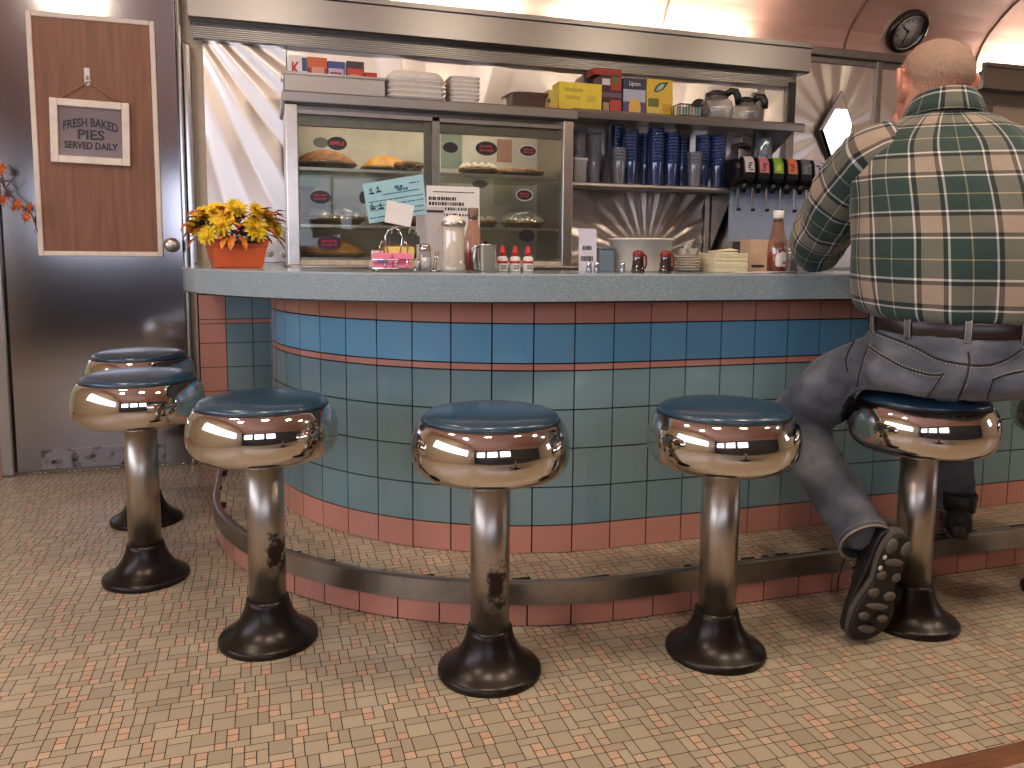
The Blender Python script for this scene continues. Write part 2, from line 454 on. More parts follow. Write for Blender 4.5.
Mx = Matrix.Rotation(pi/2, 3, 'X')
k.lathe([(.030, 0), (.030, .004), (.022, .008), (.012, .012), (.012, .03), (.024, .036), (.028, .046), (.026, .056), (.012, .062)], 24, 0, (kp.x - D0, -.03, kp.z), M=Mx)
k.build('door_knob', M_alum, door)
k = MB(); k.box((.09, -.033, .02), (D1 - D0 - .1, -.0295, .10), 0, .001)
t_ = NT('scuffed_kick_plate'); g_ = t_.noise(26, 6); t_.set('Base Color', t_.ramp(g_, [(.30, (40, 35, 32)), (.48, (150, 148, 150))])); t_.set('Metallic', .8); t_.set('Roughness', .4)
k.build('kick_plate', t_.m, door)
j = MB()
for p, q in ((D0 - .055, D0 - .003), (D1 + .003, D1 + .022)):
    j.box((p - D0, -.045, 0), (q - D0, 0, 2.01), 0, .008)
j.box((D1 + .026 - D0, -.06, .8), (D1 + .055 - D0, 0, 1.75), 0, .012)
j.box((-.055, -.045, DZ + .004), (D1 - D0 + .022, 0, DZ + .05), 0, .006)
j.build('door_frame', M_steel, door)

# ------------------------------------------------------------------ lunch counter
ctr = empty('lunch_counter', (CX, CB - R_WALL, 0), 0, 'curved lunch counter with grey laminate top, teal and pink tiled front and foot step', 'counter')
off = V((CX, CB - R_WALL, 0))
def strip(mb, pts, z0, z1, mi, out=0, smooth=True):
    vs = []; fs = []
    for p in pts: vs += [(p.x, p.y, z0), (p.x, p.y, z1)]
    for i in range(len(pts) - 1): fs.append((2*i, 2*i + 2, 2*i + 3, 2*i + 1))
    mb.add(vs, fs, mi, smooth=smooth)
def shifted(mb): mb.v = [(x - off.x, y - off.y, z) for x, y, z in mb.v]; return mb
def arc_tiles(R_, rows, pitch, phase, th, name, mats):
    """glazed tiles bent round the counter"""
    mb = MB(); P = curve_path(R_, step=.012); Q = curve_path(R_ + th, step=.012)
    S = [0]
    for i in range(1, len(P)): S.append(S[-1] + (P[i] - P[i - 1]).length)
    def at(C, s):
        lo, hi = 0, len(S) - 1
        while hi - lo > 1:
            m = (lo + hi)//2
            if S[m] <= s: lo = m
            else: hi = m
        t = (s - S[lo])/(S[hi] - S[lo]); return C[lo].lerp(C[hi], t)
    strip(mb, P, rows[0][0] - .01, rows[-1][1] + .01, 0)
    L = S[-1]; g = .0019; k = 0; s0 = phase - pitch
    while s0 < L - .01:
        p, q = max(0.001, s0 + g), min(L - .001, s0 + pitch - g)
        if q - p > .006:
            n = 3; ss = [p + (q - p)*i/n for i in range(n + 1)]
            for z0, z1, m in rows:
                vs = []
                for x in ss:
                    a, b = at(P, x), at(Q, x)
                    vs += [(b.x, b.y, z0 + g), (b.x, b.y, z1 - g), (a.x, a.y, z0 + g), (a.x, a.y, z1 - g)]
                fs = []
                for i in range(n):
                    o = 4*i; fs += [(o, o + 4, o + 5, o + 1), (o + 1, o + 5, o + 7, o + 3), (o + 2, o + 6, o + 4, o)]
                fs += [(2, 0, 1, 3), (4*n, 4*n + 2, 4*n + 3, 4*n + 1)]
                mb.add(vs, fs, m)
        s0 += pitch
    return shifted(mb).build(name, mats, ctr)
# phase so a joint falls where the photo has one
def s_at(R_, a):   # running length at a front point with a > CX
    return (BE - CB) + R_*pi/2 + (a - CX)
jw = RZ(677, 538.6, ST); arc_tiles(R_WALL, ROWS, .108, (s_at(R_WALL, jw.x) % .108), .006, 'tiled_front', MT)
stp = MB()
Po, Pn = curve_path(R_STEP - .004), curve_path(R_WALL - .03); vs = []
for p, q in zip(Po, Pn): vs += [(p.x, p.y, ST - .0015), (q.x, q.y, ST - .0015)]
stp.add(vs, [(2*i, 2*i + 2, 2*i + 3, 2*i + 1) for i in range(len(Po) - 1)], 0)
mosaic(stp, -.2, AE, 1.70, BE, ST, lambda p, q, p2, q2: any(inside_off(x, y, R_STEP - .014) for x in (p, p2) for y in (q, q2)) and inside_off((p + p2)/2, (q + q2)/2, R_STEP - .010) and q2 < BE and p2 < AE and not (inside_off(p, q, R_WALL - .022) and inside_off(p2, q2, R_WALL - .022) and inside_off(p, q2, R_WALL - .022) and inside_off(p2, q, R_WALL - .022)), 9)
step = shifted(stp).build('foot_step', M_floor, ctr)
rs = arc_tiles(R_STEP, [(.001, .058, 3)], .108, .03, .003, 'riser_tiles', MT); rs.parent = step
nz = MB(); P = curve_path(R_STEP + .001); Q = curve_path(R_STEP + .008); Pi = curve_path(R_STEP - .012)
vs = []; fs = []
for a, b, c in zip(P, Q, Pi): vs += [(a.x, a.y, .056), (b.x, b.y, .057), (b.x, b.y, ST - .001), (a.x, a.y, ST + .0025), (c.x, c.y, ST + .0025)]
for i in range(len(P) - 1):
    for k in range(4): fs.append((5*i + k, 5*i + 5 + k, 5*i + 6 + k, 5*i + 1 + k))
nz.add(vs, fs, 0)
nzo = shifted(nz).build('metal_nosing', mat('worn_nosing_steel', (168, 163, 155), .34, 1, .08, 12), step)
# laminate top
RT, TX, TB = .925, .695, 2.745
def top_path(R_, cx=TX, cb=TB): return curve_path(R_, cx, cb)
t_ = NT('grey_speckled_laminate'); g1 = t_.noise(420, 3); g2 = t_.noise(140, 3)
t_.set('Base Color', t_.mix(g2, t_.ramp(g1, [(.36, (110, 126, 133)), (.5, (138, 153, 160)), (.66, (178, 188, 192))]), (138, 152, 159))); t_.set('Roughness', .14)
M_lam = t_.m
outer = top_path(RT); inner = curve_path(.40, .475, 2.68)
ct = MB()
for z in (CT, CT - .067):
    vs = []; top = z == CT
    for p, q in zip(top_path(RT - .004) if top else outer, inner): vs += [(p.x, p.y, z), (q.x, q.y, z)]
    ct.add(vs, [(2*i, 2*i + 2, 2*i + 3, 2*i + 1) for i in range(len(outer) - 1)], 0)
strip(ct, outer, CT - .067, CT - .004, 0)
e0 = outer; e1 = top_path(RT - .004)
vs = []; fs = []
for p, q in zip(e0, e1): vs += [(p.x, p.y, CT - .004), (q.x, q.y, CT)]
for i in range(len(e0) - 1): fs.append((2*i, 2*i + 2, 2*i + 3, 2*i + 1))
ct.add(vs, fs, 0, smooth=True)
strip(ct, inner, CT - .067, CT, 0)
shifted(ct).build('countertop', M_lam, ctr)
ed = MB(); strip(ed, top_path(RT - .002), CT - .071, CT - .067, 0); strip(ed, top_path(RT - .016), CT - .071, CT - .067, 0)
vs = []; fs = []
for p, q in zip(top_path(RT - .002), top_path(RT - .016)): vs += [(p.x, p.y, CT - .071), (q.x, q.y, CT - .071)]
for i in range(len(e0) - 1): fs.append((2*i, 2*i + 2, 2*i + 3, 2*i + 1))
ed.add(vs, fs, 0); shifted(ed).build('edge_strip', M_black, ctr)

# ------------------------------------------------------------------ stools
M_vinyl = mat('blue_vinyl', (36, 64, 82), .28, 0, .03, 8, .04, 300, coat=.3)
M_base = mat('black_rubbed_base', (40, 33, 28), .3, .55, .22, 9, .05, 30)
def pole_mat(nm, rust, z0, side):
    t = NT(nm); tc = t.node('ShaderNodeTexCoord'); sx = t.node('ShaderNodeSeparateXYZ'); t.l.new(tc.outputs['Object'], sx.inputs[0])
    f = t.noise(34, 6, rough=.65)
    zc = t.math('SUBTRACT', 1.0, t.math('MULTIPLY', t.math('ABSOLUTE', t.math('SUBTRACT', sx.outputs[2], z0)), 17.0))
    sd = t.math('SUBTRACT', 1.0, t.math('MULTIPLY', t.math('ABSOLUTE', t.math('SUBTRACT', sx.outputs[0], side)), 40.0))
    k = t.math('ADD', t.math('MULTIPLY', t.math('MINIMUM', zc, sd), .42), t.math('MULTIPLY', f, 1.15))
    m = t.ramp(k, [(.63, (0, 0, 0, 1)), (.80, (1, 1, 1, 1))]) if rust else t.ramp(f, [(.72, (0, 0, 0, 1)), (.80, (.6, .6, .6, 1))])
    g = t.noise(9, 4, stretch=(1, 1, .25))
    base = t.ramp(g, [(.3, (156, 148, 136)), (.7, (204, 197, 186))])
    t.set('Base Color', t.mix(m, base, (46, 27, 18))); t.set('Metallic', t.math('SUBTRACT', 1.0, t.math('MULTIPLY', m, .9)))
    t.set('Roughness', t.math('ADD', t.math('MULTIPLY', m, .5), .34)); return t.m
def make_stool(pm):
    r = empty('counter_stool')
    b = MB(); b.lathe([(.112, 0), (.1135, .004), (.1125, .012), (.108, .016), (.104, .0185), (.095, .0235), (.083, .0315), (.072, .043), (.0625, .058), (.0555, .074), (.0505, .090), (.0480, .103), (.0425, .1035)], 56, 0)
    b.build('base', M_base, r)
    p = MB(); p.lathe([(.0425, .102), (.0425, .452)], 40, 0); p.build('pole', pm, r)
    pf = [(.045, .444), (.118, .441), (.134, .4422), (.148, .448), (.159, .459), (.166, .474), (.1685, .491), (.1680, .509), (.1645, .527), (.159, .542), (.152, .553), (.1475, .5575), (.1435, .558), (.141, .553), (.05, .550)]
    c = MB(); c.lathe(pf, 72, 0); c.build('chrome_seat_ring', M_chrome, r)
    q = MB(); q.lathe([(.10, .5505), (.140, .552), (.1435, .557), (.1445, .562), (.1425, .5675), (.135, .573), (.115, .578), (.08, .5808), (.04, .5822), (.001, .5825)], 56, 0)
    q.build('cushion', M_vinyl, r)
    # welt round the cushion edge
    w = MB(); w.tube([(.1450*cos(2*pi*i/64), .1450*sin(2*pi*i/64), .5585) for i in range(64)], .0022, 6, closed=True); w.build('welt', M_black, r)
    return r
PM0 = pole_mat('worn_steel_pole', False, .3, 0); PM1 = pole_mat('rusted_steel_pole', True, .205, .014)
K = .835
stool_xy = [(-1.476, 3.148), (-1.215, 2.574), (-.68, 2.155), (-.052, 1.988), (.567, 2.103), (1.198, 2.297)]
def room(x, y): x, y = x*K, y*K; return (x*cos(YAW) + y*sin(YAW), -x*sin(YAW) + y*cos(YAW))
SL = ['blue topped chrome counter stool farthest back, partly hidden behind another stool by the door', 'blue topped chrome counter stool directly in front of the one nearest the steel door',
      'blue topped chrome counter stool just left of the one with the rusted pole', 'blue topped chrome counter stool with a large dark rust patch on its pole',
      'blue topped chrome counter stool touching the seated man\'s left leg', 'blue topped chrome counter stool that the man in plaid sits on', 'chrome counter stool mostly cut off by the right edge of the photo']
st0 = make_stool(PM0); STOOLS = []
pts = [room(*q) for q in stool_xy] + [(2.07, 1.53)]
for i, (a, b) in enumerate(pts):
    o = st0 if i == 0 else copy_tree(st0)
    o.location = (a, b, 0); o.rotation_euler = (0, 0, [0, .5, -.2, -.33, .9, .4, 0][i])
    tag(o, SL[i], 'stool', 'counter stools along the foot step'); STOOLS.append(o)
    if i in (2, 3):
        for c in o.children:
            if c.name.startswith('pole'):
                c.data = c.data.copy(); c.data.materials[0] = PM1 if i == 3 else pole_mat('streaked_steel_pole', True, .22, .03)
# ------------------------------------------------------------------ back bar: cabinet, pie case, shelves
bb = empty('back_bar_cabinet', (1.5, 3.40, 0), 0, 'steel back bar cabinet running along the wall behind the counter', 'cabinet')
bx = lambda lo, hi: ((lo[0] - 1.5, lo[1] - 3.40, lo[2]), (hi[0] - 1.5, hi[1] - 3.40, hi[2]))
MB().box(*bx((.105, 3.16, .03), (2.74, 3.615, CT - .03)), 0, .004).build('body', M_satin, bb)
MB().box(*bx((.105, 3.14, CT - .03), (2.745, 3.615, CT)), 0, .004).build('worktop', M_steelh, bb)
for i in range(5):
    a = .12 + i*.525
    dd = MB().box(*bx((a, 3.15, .10), (a + .49, 3.16, CT - .06)), 0, .003).build('cabinet_door', M_steel, bb)
    MB().tube([(a + .44 - 1.5, 3.148 - 3.4, .55), (a + .44 - 1.5, 3.125 - 3.4, .56), (a + .44 - 1.5, 3.125 - 3.4, .68), (a + .44 - 1.5, 3.148 - 3.4, .69)], .005, 8).build('handle', M_chrome, dd)
# pie case
CB_, CF = 3.60, 3.20
C0, C1 = .106, 1.272
CH = 1.465; SH_LOW = 1.011
case = empty('pie_display_case', ((C0 + C1)/2, CF, CT), 0, 'steel framed glass pie case with oval stickers, two glass shelves and a steel top', 'display case')
co_ = V(((C0 + C1)/2, CF, CT))
def CM(mb): mb.v = [(x - co_.x, y - co_.y, z - co_.z) for x, y, z in mb.v]; return mb
CM(MB().box((C0 - .01, CF - .02, CH), (C1 + .012, CB_, CH + .045), 0, .006)).build('top', M_steelh, case)
CM(MB().box((C0 + .02, CF + .002, CT), (C1 - .02, CB_, CT + .02), 0, .002)).build('floor_tray', mat('pale_tray_liner', (214, 196, 172), .6), case)
for nm, a, b in (('left', C0, C0 + .046), ('right', C1 - .046, C1)):
    CM(MB().box((a, CF - .004, CT), (b, CF + .05, CH), 0, .004).box((a + (.004 if nm == 'left' else .022), CF + .05, CT), (b - (.022 if nm == 'left' else .004), CB_, CH), 0)).build('side_post', M_alum, case)
M_cback = mat('case_back_panel', (222, 212, 196), .5, .05, .08, 6)
CM(MB().box((C0 + .02, CB_ - .012, CT + .02), (C1 - .02, CB_, CH), 0)).build('back_panel', M_cback, case)
CM(MB().box((C0 + .046, CF + .03, CH - .075), (C1 - .046, CF + .05, CH), 0, .002)).build('lamp_cover', M_satin, case)
CM(MB().tube([(C0 + .10, CF + .10, CH - .03), (C1 - .10, CF + .10, CH - .03)], .011, 10)).build('strip_lamp', emis('case_strip_lamp', (255, 240, 220), 22), case)
st0_, st1_ = R(424, 180, CF).x, R(441, 180, CF).x
for k, (a, b, dy) in enumerate(((C0 + .046, st1_ - .004, .004), (st0_ + .004, C1 - .046, .016))):
    dr = CM(MB().box((a, CF + dy + .004, CT + .02), (b, CF + dy + .007, CH - .03), 0)).build('glass_door', M_case, case)
    fr = MB(); t = .012
    fr.box((a, CF + dy, CH - .035), (b, CF + dy + .011, CH - .018), 0, .001); fr.box((a, CF + dy, CT + .012), (b, CF + dy + .011, CT + .03), 0, .001)
    if k == 0: fr.box((b - .03, CF + dy, CT + .012), (b, CF + dy + .011, CH - .018), 0, .001)
    else: fr.box((a, CF + dy, CT + .012), (a + .03, CF + dy + .011, CH - .018), 0, .001)
    CM(fr).build('door_frame', M_satin, dr)
SH = [1.229, 1.011]
for z in SH:
    s_ = CM(MB().box((C0 + .05, CF + .035, z - .004), (C1 - .05, CB_ - .02, z + .004), 0)).build('glass_shelf', M_case, case)
    CM(MB().box((C0 + .05, CF + .030, z - .006), (C1 - .05, CF + .036, z + .006), 0, .001)).build('shelf_rail', M_alum, s_)
M_stk = mat('dark_sticker', (40, 36, 40), .4, 0, 0); M_stkr = mat('sticker_red_print', (206, 66, 74), .5, 0, 0); M_stkw = mat('sticker_pale_rim', (196, 190, 190), .5, 0, 0); M_stkp = mat('purple_sticker', (62, 44, 60), .4, 0, 0)
M_stkg = mat('grey_sticker_and_reflection', (112, 112, 108), .5, 0, 0)
def oval(mb, u, v, ru, rv, b, mi=0, n=28, hexa=False, th=.0012):
    c = R(u, v, b); ra, rz = size(ru, c.x, b), size(rv, c.x, b)
    P_ = []
    for k in range(n):
        t = 2*pi*k/n; e = .55 if hexa else 1
        P_.append(c + V((ra*abs(cos(t))**e*(1 if cos(t) > 0 else -1), 0, rz*abs(sin(t))**(.75 if hexa else 1)*(1 if sin(t) > 0 else -1))))
    mb.prism(P_, (0, th, 0), mi); return c, ra, rz
def scribble(mb, c, ra, rz, b, seed, mi=0):
    """unreadable small script: short strokes in one or two lines"""
    rn = random.Random(seed)
    for ln in ((.28, -.28) if rz > .010 else (0,)):
        x = -ra*.62
        while x < ra*.55:
            w_ = ra*rn.uniform(.06, .16); h_ = rz*rn.uniform(.10, .2)
            mb.box((c.x + x, b - .0012, c.z + ln*rz - h_), (c.x + x + w_*.6, b - .0004, c.z + ln*rz + h_), mi); x += w_ + ra*.04
STK = [(337, 143.5, 9.5, 6.5, 0, 0, 'APPLE'), (320.5, 197, 10, 6.3, 0, 0, 1), (329.5, 243, 11.5, 6.5, 3, 1, 2), (450.5, 147.5, 7.5, 5.2, 0, 0, 0), (486.5, 148.5, 11, 6.8, 0, 0, 3), (528, 151, 9.5, 6, 1, 0, 4), (524.5, 195, 9, 6, 1, 0, 5), (527, 235.5, 8.3, 5.8, 0, 0, 0), (363.5, 197.5, 4, 6, 0, 0, 0)]
for k, (u, v, ru, rv, kind_, hx, tx) in enumerate(STK):
    b = CF - .0005 if u < 430 else CF + .012
    m = MB()
    if kind_ == 1: oval(m, u, v, ru, rv, b, 1, th=.001); c, ra, rz = oval(m, u, v, ru - 1.2, rv - 1.2, b - .0008, 0, th=.001)
    else: c, ra, rz = oval(m, u, v, ru, rv, b, 0, hexa=bool(hx))
    if isinstance(tx, int) and tx: scribble(m, c, ra, rz, b - .0006, tx, 2)
    o = CM(m).build('pie_sticker', [M_stkp if hx else M_stk, M_stkw, M_stkr], case)
    if isinstance(tx, str): text(tx, 'lettering', M_stkr, o, c - co_ + V((0, -.0012, 0)), .020, ra*1.5, bold=.02)
for u, v, ru, rv in ((306, 187, 8, 5), (347, 187, 7.5, 5.2), (321, 142.5, 7.5, 5), (480, 181, 9, 7)):
    m = MB(); oval(m, u, v, ru, rv, CB_ - .0135); o = CM(m).build('pie_sticker', M_stkg, case)  # stickers on the back; the upper left oval is a reflection drawn as a disc
for u0, u1, v0, v1, c_ in ((321, 360, 170, 222, (206, 204, 190)), (299, 320, 172, 186, (170, 200, 184)), (494, 512, 174, 205, (206, 202, 170)), (441, 462, 130, 168, (150, 164, 150)), (497, 512, 140, 162, (190, 140, 120))):
    p, q = R(u0, v1, CB_ - .014), R(u1, v0, CB_ - .014)
    CM(MB().box((p.x, CB_ - .0145, p.z), (q.x, CB_ - .012, q.z))).build('back_card', mat('card_%d' % u0, c_, .7, 0, .03), case)
# pies
M_crust = mat('baked_crust', (176, 116, 58), .6, 0, .2, 40, .5, 60, bdist=.004); M_tin = mat('pie_tin', (190, 188, 184), .25, 1, .03)
M_cream_ = mat('whipped_cream', (236, 226, 204), .6, 0, .06, 40, .5, 40, bdist=.006); M_fill = mat('dark_fruit_filling', (92, 50, 34), .35, 0, .2, 30)
M_gold = mat('golden_crust', (220, 160, 84), .5, 0, .14, 30, .4, 50, bdist=.004)
M_wrap = glassy('plastic_wrap', (250, 250, 250), .25, .08, rough=.12)
def pie(u, z, b, r, style, label, dome=False):
    a = R(u, 200, b).x
    p = empty('pie', (a, b, z), 0, label, 'pie', 'pies in the glass case')
    MB().lathe([(r*.72, 0), (r*.74, .001), (r*.96, .024), (r*1.02, .026), (r*1.0, .028), (r*.70, .003), (.001, .003)], 40, 0, cap1=False).build('tin', M_tin, p)
    m = MB(); N = 44; rings = []
    for rr, z_ in ((.96, .020), (1.0, .028), (.97, .036), (.88, .034)):
        rings.append([V((r*rr*cos(2*pi*k/N)*(1 + .012*sin(k*pi)), r*rr*sin(2*pi*k/N), z_ + (.003 if k % 2 and rr > .95 else 0))) for k in range(N)])
    m.loft(rings); m.build('crust_rim', M_crust if style != 'gold' else M_gold, p)
    m = MB()
    if style in ('crust', 'gold'):
        m.lathe([(r*.92, .032), (r*.82, .050), (r*.6, .068), (r*.3, .080), (.001, .083)], 40, 0, cap0=False, cap1=False); m.build('top_crust', M_crust if style == 'crust' else M_gold, p)
    elif style == 'cream':
        m.lathe([(r*.90, .026), (r*.7, .034), (.001, .036)], 40, 0, cap0=False, cap1=False)
        m.build('filling', mat('custard_filling', (206, 176, 110), .4), p)
        for k in range(12):
            t = 2*pi*k/12; c = MB(); c.lathe([(.020, 0), (.022, .008), (.016, .016), (.010, .022), (.001, .030)], 12, 0, (r*.74*cos(t), r*.74*sin(t), .028), cap1=False); c.build('cream_swirl', M_cream_, p)
        MB().ball((-.02, 0, .034), (r*.4, r*.38, .022)).build('cream_mound', M_cream_, p)
    else:
        m.lathe([(r*.90, .026), (r*.7, .030), (.001, .031)], 40, 0, cap0=False, cap1=False); m.build('filling', M_fill, p)
    if dome:
        MB().lathe([(r*1.03, .026), (r*.99, .05), (r*.85, .072), (r*.5, .084), (.001, .086)], 40, 0, cap0=False, cap1=False).build('plastic_cover', M_wrap, p)
    return p
pie(326, SH[0] + .0045, 3.36, .125, 'crust', 'brown crusted pie on the top shelf at the left, behind the red lettered oval sticker', False)
pie(386, SH[0] + .0045, 3.44, .105, 'gold', 'golden pie on the top shelf just right of the brown crusted pie')
pie(409, SH[0] + .0045, 3.285, .062, 'dark', 'small dark pie on the top shelf beside the middle stile of the case')
pie(334, SH[1] + .0045, 3.38, .125, 'cream', 'plastic wrapped cream pie on the middle shelf at the left of the case', True)
pie(405, SH[1] + .0045, 3.40, .115, 'crust', 'pie hidden behind the blue order slip on the middle shelf', True)
pie(333, CT + .021, 3.37, .125, 'gold', 'pale golden pie on the bottom of the case at the left')
pie(398, CT + .021, 3.38, .115, 'gold', 'pale golden pie on the bottom of the case behind the sugar packets')
pie(478, SH[0] + .0045, 3.36, .085, 'cream', 'small cream topped pie on the top shelf in the right half of the case')
pie(519, SH[0] + .0045, 3.40, .11, 'dark', 'dark open pie on the top shelf at the right end of the case')
pie(478, SH[1] + .0045, 3.42, .085, 'cream', 'cream topped pie on the middle shelf behind the ketchup bottle')
pie(523, SH[1] + .0045, 3.36, .098, 'cream', 'plastic covered cream pie on the middle shelf at the right end', True)

# things on top of the case
CZ = CH + .0455
def P_at(u, z, b):
    return V((R(u, 100, b).x, b, z))
M_tub = glassy('frosted_plastic', (236, 236, 232), .10, .55, (232, 228, 220), .25, .5)
p, q = R(283, 95, 3.25), R(384, 76, 3.25)
tw, tz = q.x - p.x, .078
tub = empty('plastic_tub', ((p.x + q.x)/2 + .005, 3.33, CZ), 0, 'long frosted plastic tub holding little cereal boxes on the pie case', 'tub')
m = MB(); hw = tw/2
for lo, hi in (((-hw, -.075, 0), (hw, .075, .004)), ((-hw, -.075, 0), (hw, -.072, tz)), ((-hw, .072, 0), (hw, .075, tz)), ((-hw, -.075, 0), (-hw + .003, .075, tz)), ((hw - .003, -.075, 0), (hw, .075, tz))): m.box(lo, hi, 0)
m.build('body', M_tub, tub)
m = MB(); m.tube([(-hw - .006, -.08, tz), (hw + .006, -.08, tz), (hw + .006, .08, tz), (-hw - .006, .08, tz)], .005, 8, closed=True); m.build('rim', M_tub, tub)
def carton(name, u0, u1, v0, v1, b, depth, col, label, cat, z0=None, group=None, deco=None, rz=0):
    """a printed carton: body with its printed faces as parts; deco = list of (x0,x1,z0,z1,colour) in face fractions or text tuples"""
    p, q = R(u0, v1, b), R(u1, v0, b); w_, h_ = q.x - p.x, q.z - (p.z if z0 is None else z0); z = p.z if z0 is None else z0
    o = empty(name, ((p.x + q.x)/2, b + depth/2, z), rz, label, cat, group)
    MB().box((-w_/2, -depth/2, 0), (w_/2, depth/2, h_), 0, .0015).build('box', mat('carton_%s_%d' % (name, u0), col, .45, 0, .03), o)
    for i, d_ in enumerate(deco or []):
        if isinstance(d_[0], str):
            tx, cx, cz, th, tw_, c_ = d_; text(tx, 'lettering', mat('print_%d_%d_%d' % c_, c_, .5, 0, 0), o, V((-w_/2 + cx*w_, -depth/2 - .0012, cz*h_)), th*h_, tw_*w_, bold=.015)
        elif d_[0] == 1:  # oval
            _, cx, cz, rx, rz_, c_ = d_
            MB().prism([V((-w_/2 + w_*(cx + rx*cos(2*pi*k/24)), -depth/2 - .0008 - .0002*(i % 3), h_*(cz + rz_*sin(2*pi*k/24)))) for k in range(24)], (0, .0009, 0)).build('printed_picture', mat('print_%d_%d_%d' % c_, c_, .5, 0, 0), o)
        else:
            x0, x1, y0, y1, c_ = d_
            MB().box((-w_/2 + x0*w_, -depth/2 - .0006 - .0002*i, y0*h_), (-w_/2 + x1*w_, -depth/2 + .0002, y1*h_)).build('printed_panel', mat('print_%d_%d_%d' % c_, c_, .5, 0, 0), o)
    return o
cz0 = CZ + .0045
G_ = 'single serve cereal boxes in the tub'
carton('cereal_box', 289, 307, 56, 90, 3.30, .05, (232, 228, 224), 'white cereal box with a red letter K, leftmost in the tub', 'cereal box', cz0, G_, [(.72, .98, .62, .95, (60, 80, 130)), ('K', .36, .66, .44, .42, (190, 40, 50)), (.05, .6, .1, .3, (216, 206, 200))])
carton('cereal_box', 308, 327, 58, 91, 3.30, .05, (204, 104, 62), 'orange and red cereal box beside the white one in the tub', 'cereal box', cz0, G_, [(.0, 1, .0, .72, (150, 48, 78)), (.2, .85, .45, .75, (220, 160, 130)), (.3, .9, .18, .4, (190, 160, 110))])
carton('cereal_box', 328, 345, 62, 92, 3.30, .05, (70, 80, 140), 'blue and red cereal box third along in the tub', 'cereal box', cz0, G_, [(.05, .9, .3, .8, (196, 190, 204)), (.15, .8, .5, .7, (170, 60, 90)), (.0, .6, .0, .3, (190, 190, 200))])
carton('cereal_box', 347, 364, 62, 93, 3.30, .05, (70, 52, 58), 'dark cereal box with a red picture, rightmost standing in the tub', 'cereal box', cz0, G_, [(.05, .92, .38, .8, (206, 70, 58)), (.1, .8, .0, .36, (150, 150, 110)), (.2, .7, .5, .65, (220, 150, 130))])
carton('sauce_packet', 365, 377, 73, 77.5, 3.30, .04, (186, 54, 50), 'flat red packet lying beside the cereal boxes in the tub', 'packet', cz0 + .055)
carton('cereal_box', 365, 380, 77.5, 90, 3.295, .05, (214, 190, 180), 'pale cereal box lying under the flat red packet in the tub', 'cereal box', cz0, G_)
# foam boxes: clamshells nested in two stacks
M_foam = mat('white_foam', (232, 226, 214), .7, 0, .02, 60, .1, 300)
def foam(w_, d_, h_):
    m = MB()
    rings = []
    for s_, z in ((.86, 0), (.93, h_*.5), (1.0, h_*.9), (1.0, h_), (.97, h_ + .002), (.9, h_)):
        rr = .018
        rg = []
        for cx, cy, t0 in ((1, 1, 0), (-1, 1, pi/2), (-1, -1, pi), (1, -1, 1.5*pi)):
            for k in range(5):
                t = t0 + pi/2*k/4; rg.append(V((cx*(w_/2*s_ - rr) + rr*cos(t), cy*(d_/2*s_ - rr) + rr*sin(t), z)))
        rings.append(rg)
    m.loft(rings, smooth=False); return m.mesh('foam_box', M_foam)
def stack(me, u, b, z, n, dz, name, label, cat, group, dx=.002):
    a = R(u, 95, b).x
    for k in range(n):
        o = bpy.data.objects.new(name, me); COL.objects.link(o); o.location = (a + random.uniform(-dx, dx), b, z + k*dz); o.rotation_euler = (0, 0, random.uniform(-.02, .02)); tag(o, label, cat, group)
me = foam(.235, .20, .020)
stack(me, 413, 3.34, CZ, 4, .0205, 'foam_box', 'white foam takeout box in the wide low stack on the pie case', 'takeout box', 'wide foam boxes on the pie case')
lid = MB(); rg = []
for s_, z in ((.98, 0), (.95, .018), (.82, .034), (.80, .036)):
    rg.append([V((s_*.1175*max(-1, min(1, 1.25*cos(2*pi*k/28))), s_*.10*max(-1, min(1, 1.25*sin(2*pi*k/28))), z)) for k in range(28)])
lid.loft(rg); lo_ = lid.build('foam_clamshell', M_foam, None, (R(413, 95, 3.34).x, 3.34, CZ + .0835), 'domed white foam lid on top of the wide low stack on the case', 'takeout box')
me = foam(.130, .13, .016)
stack(me, 462, 3.33, CZ, 7, .0165, 'foam_tray', 'small white foam tray in the narrow stack right of the wide foam boxes', 'takeout tray', 'small foam trays on the pie case', .001)
# steel steam pan with clear lid
pa = R(526, 98, 3.32).x; sp = empty('steam_pan', (pa, 3.32, CZ), 0, 'small steel pan with turned-out rim at the right end of the pie case', 'pan')
m = MB(); m.lathe([(.066, 0), (.070, .003), (.076, .062), (.086, .064), (.087, .067), (.074, .066), (.066, .006), (.001, .005)], 28, 0, cap1=False, sq=5); m.build('pan_body', M_steel, sp)
for sx in (-1, 1):
    MB().tube([(sx*.083, -.02, .064), (sx*.102, -.014, .056), (sx*.106, 0, .048), (sx*.102, .014, .056), (sx*.083, .02, .064)], .004, 8).build('handle', M_steel, sp)
for k in range(5):
    MB().ball((random.uniform(-.045, .045), random.uniform(-.03, .03), .058), (.026, .02, .012)).build('wrapped_packet', M_paper, sp)

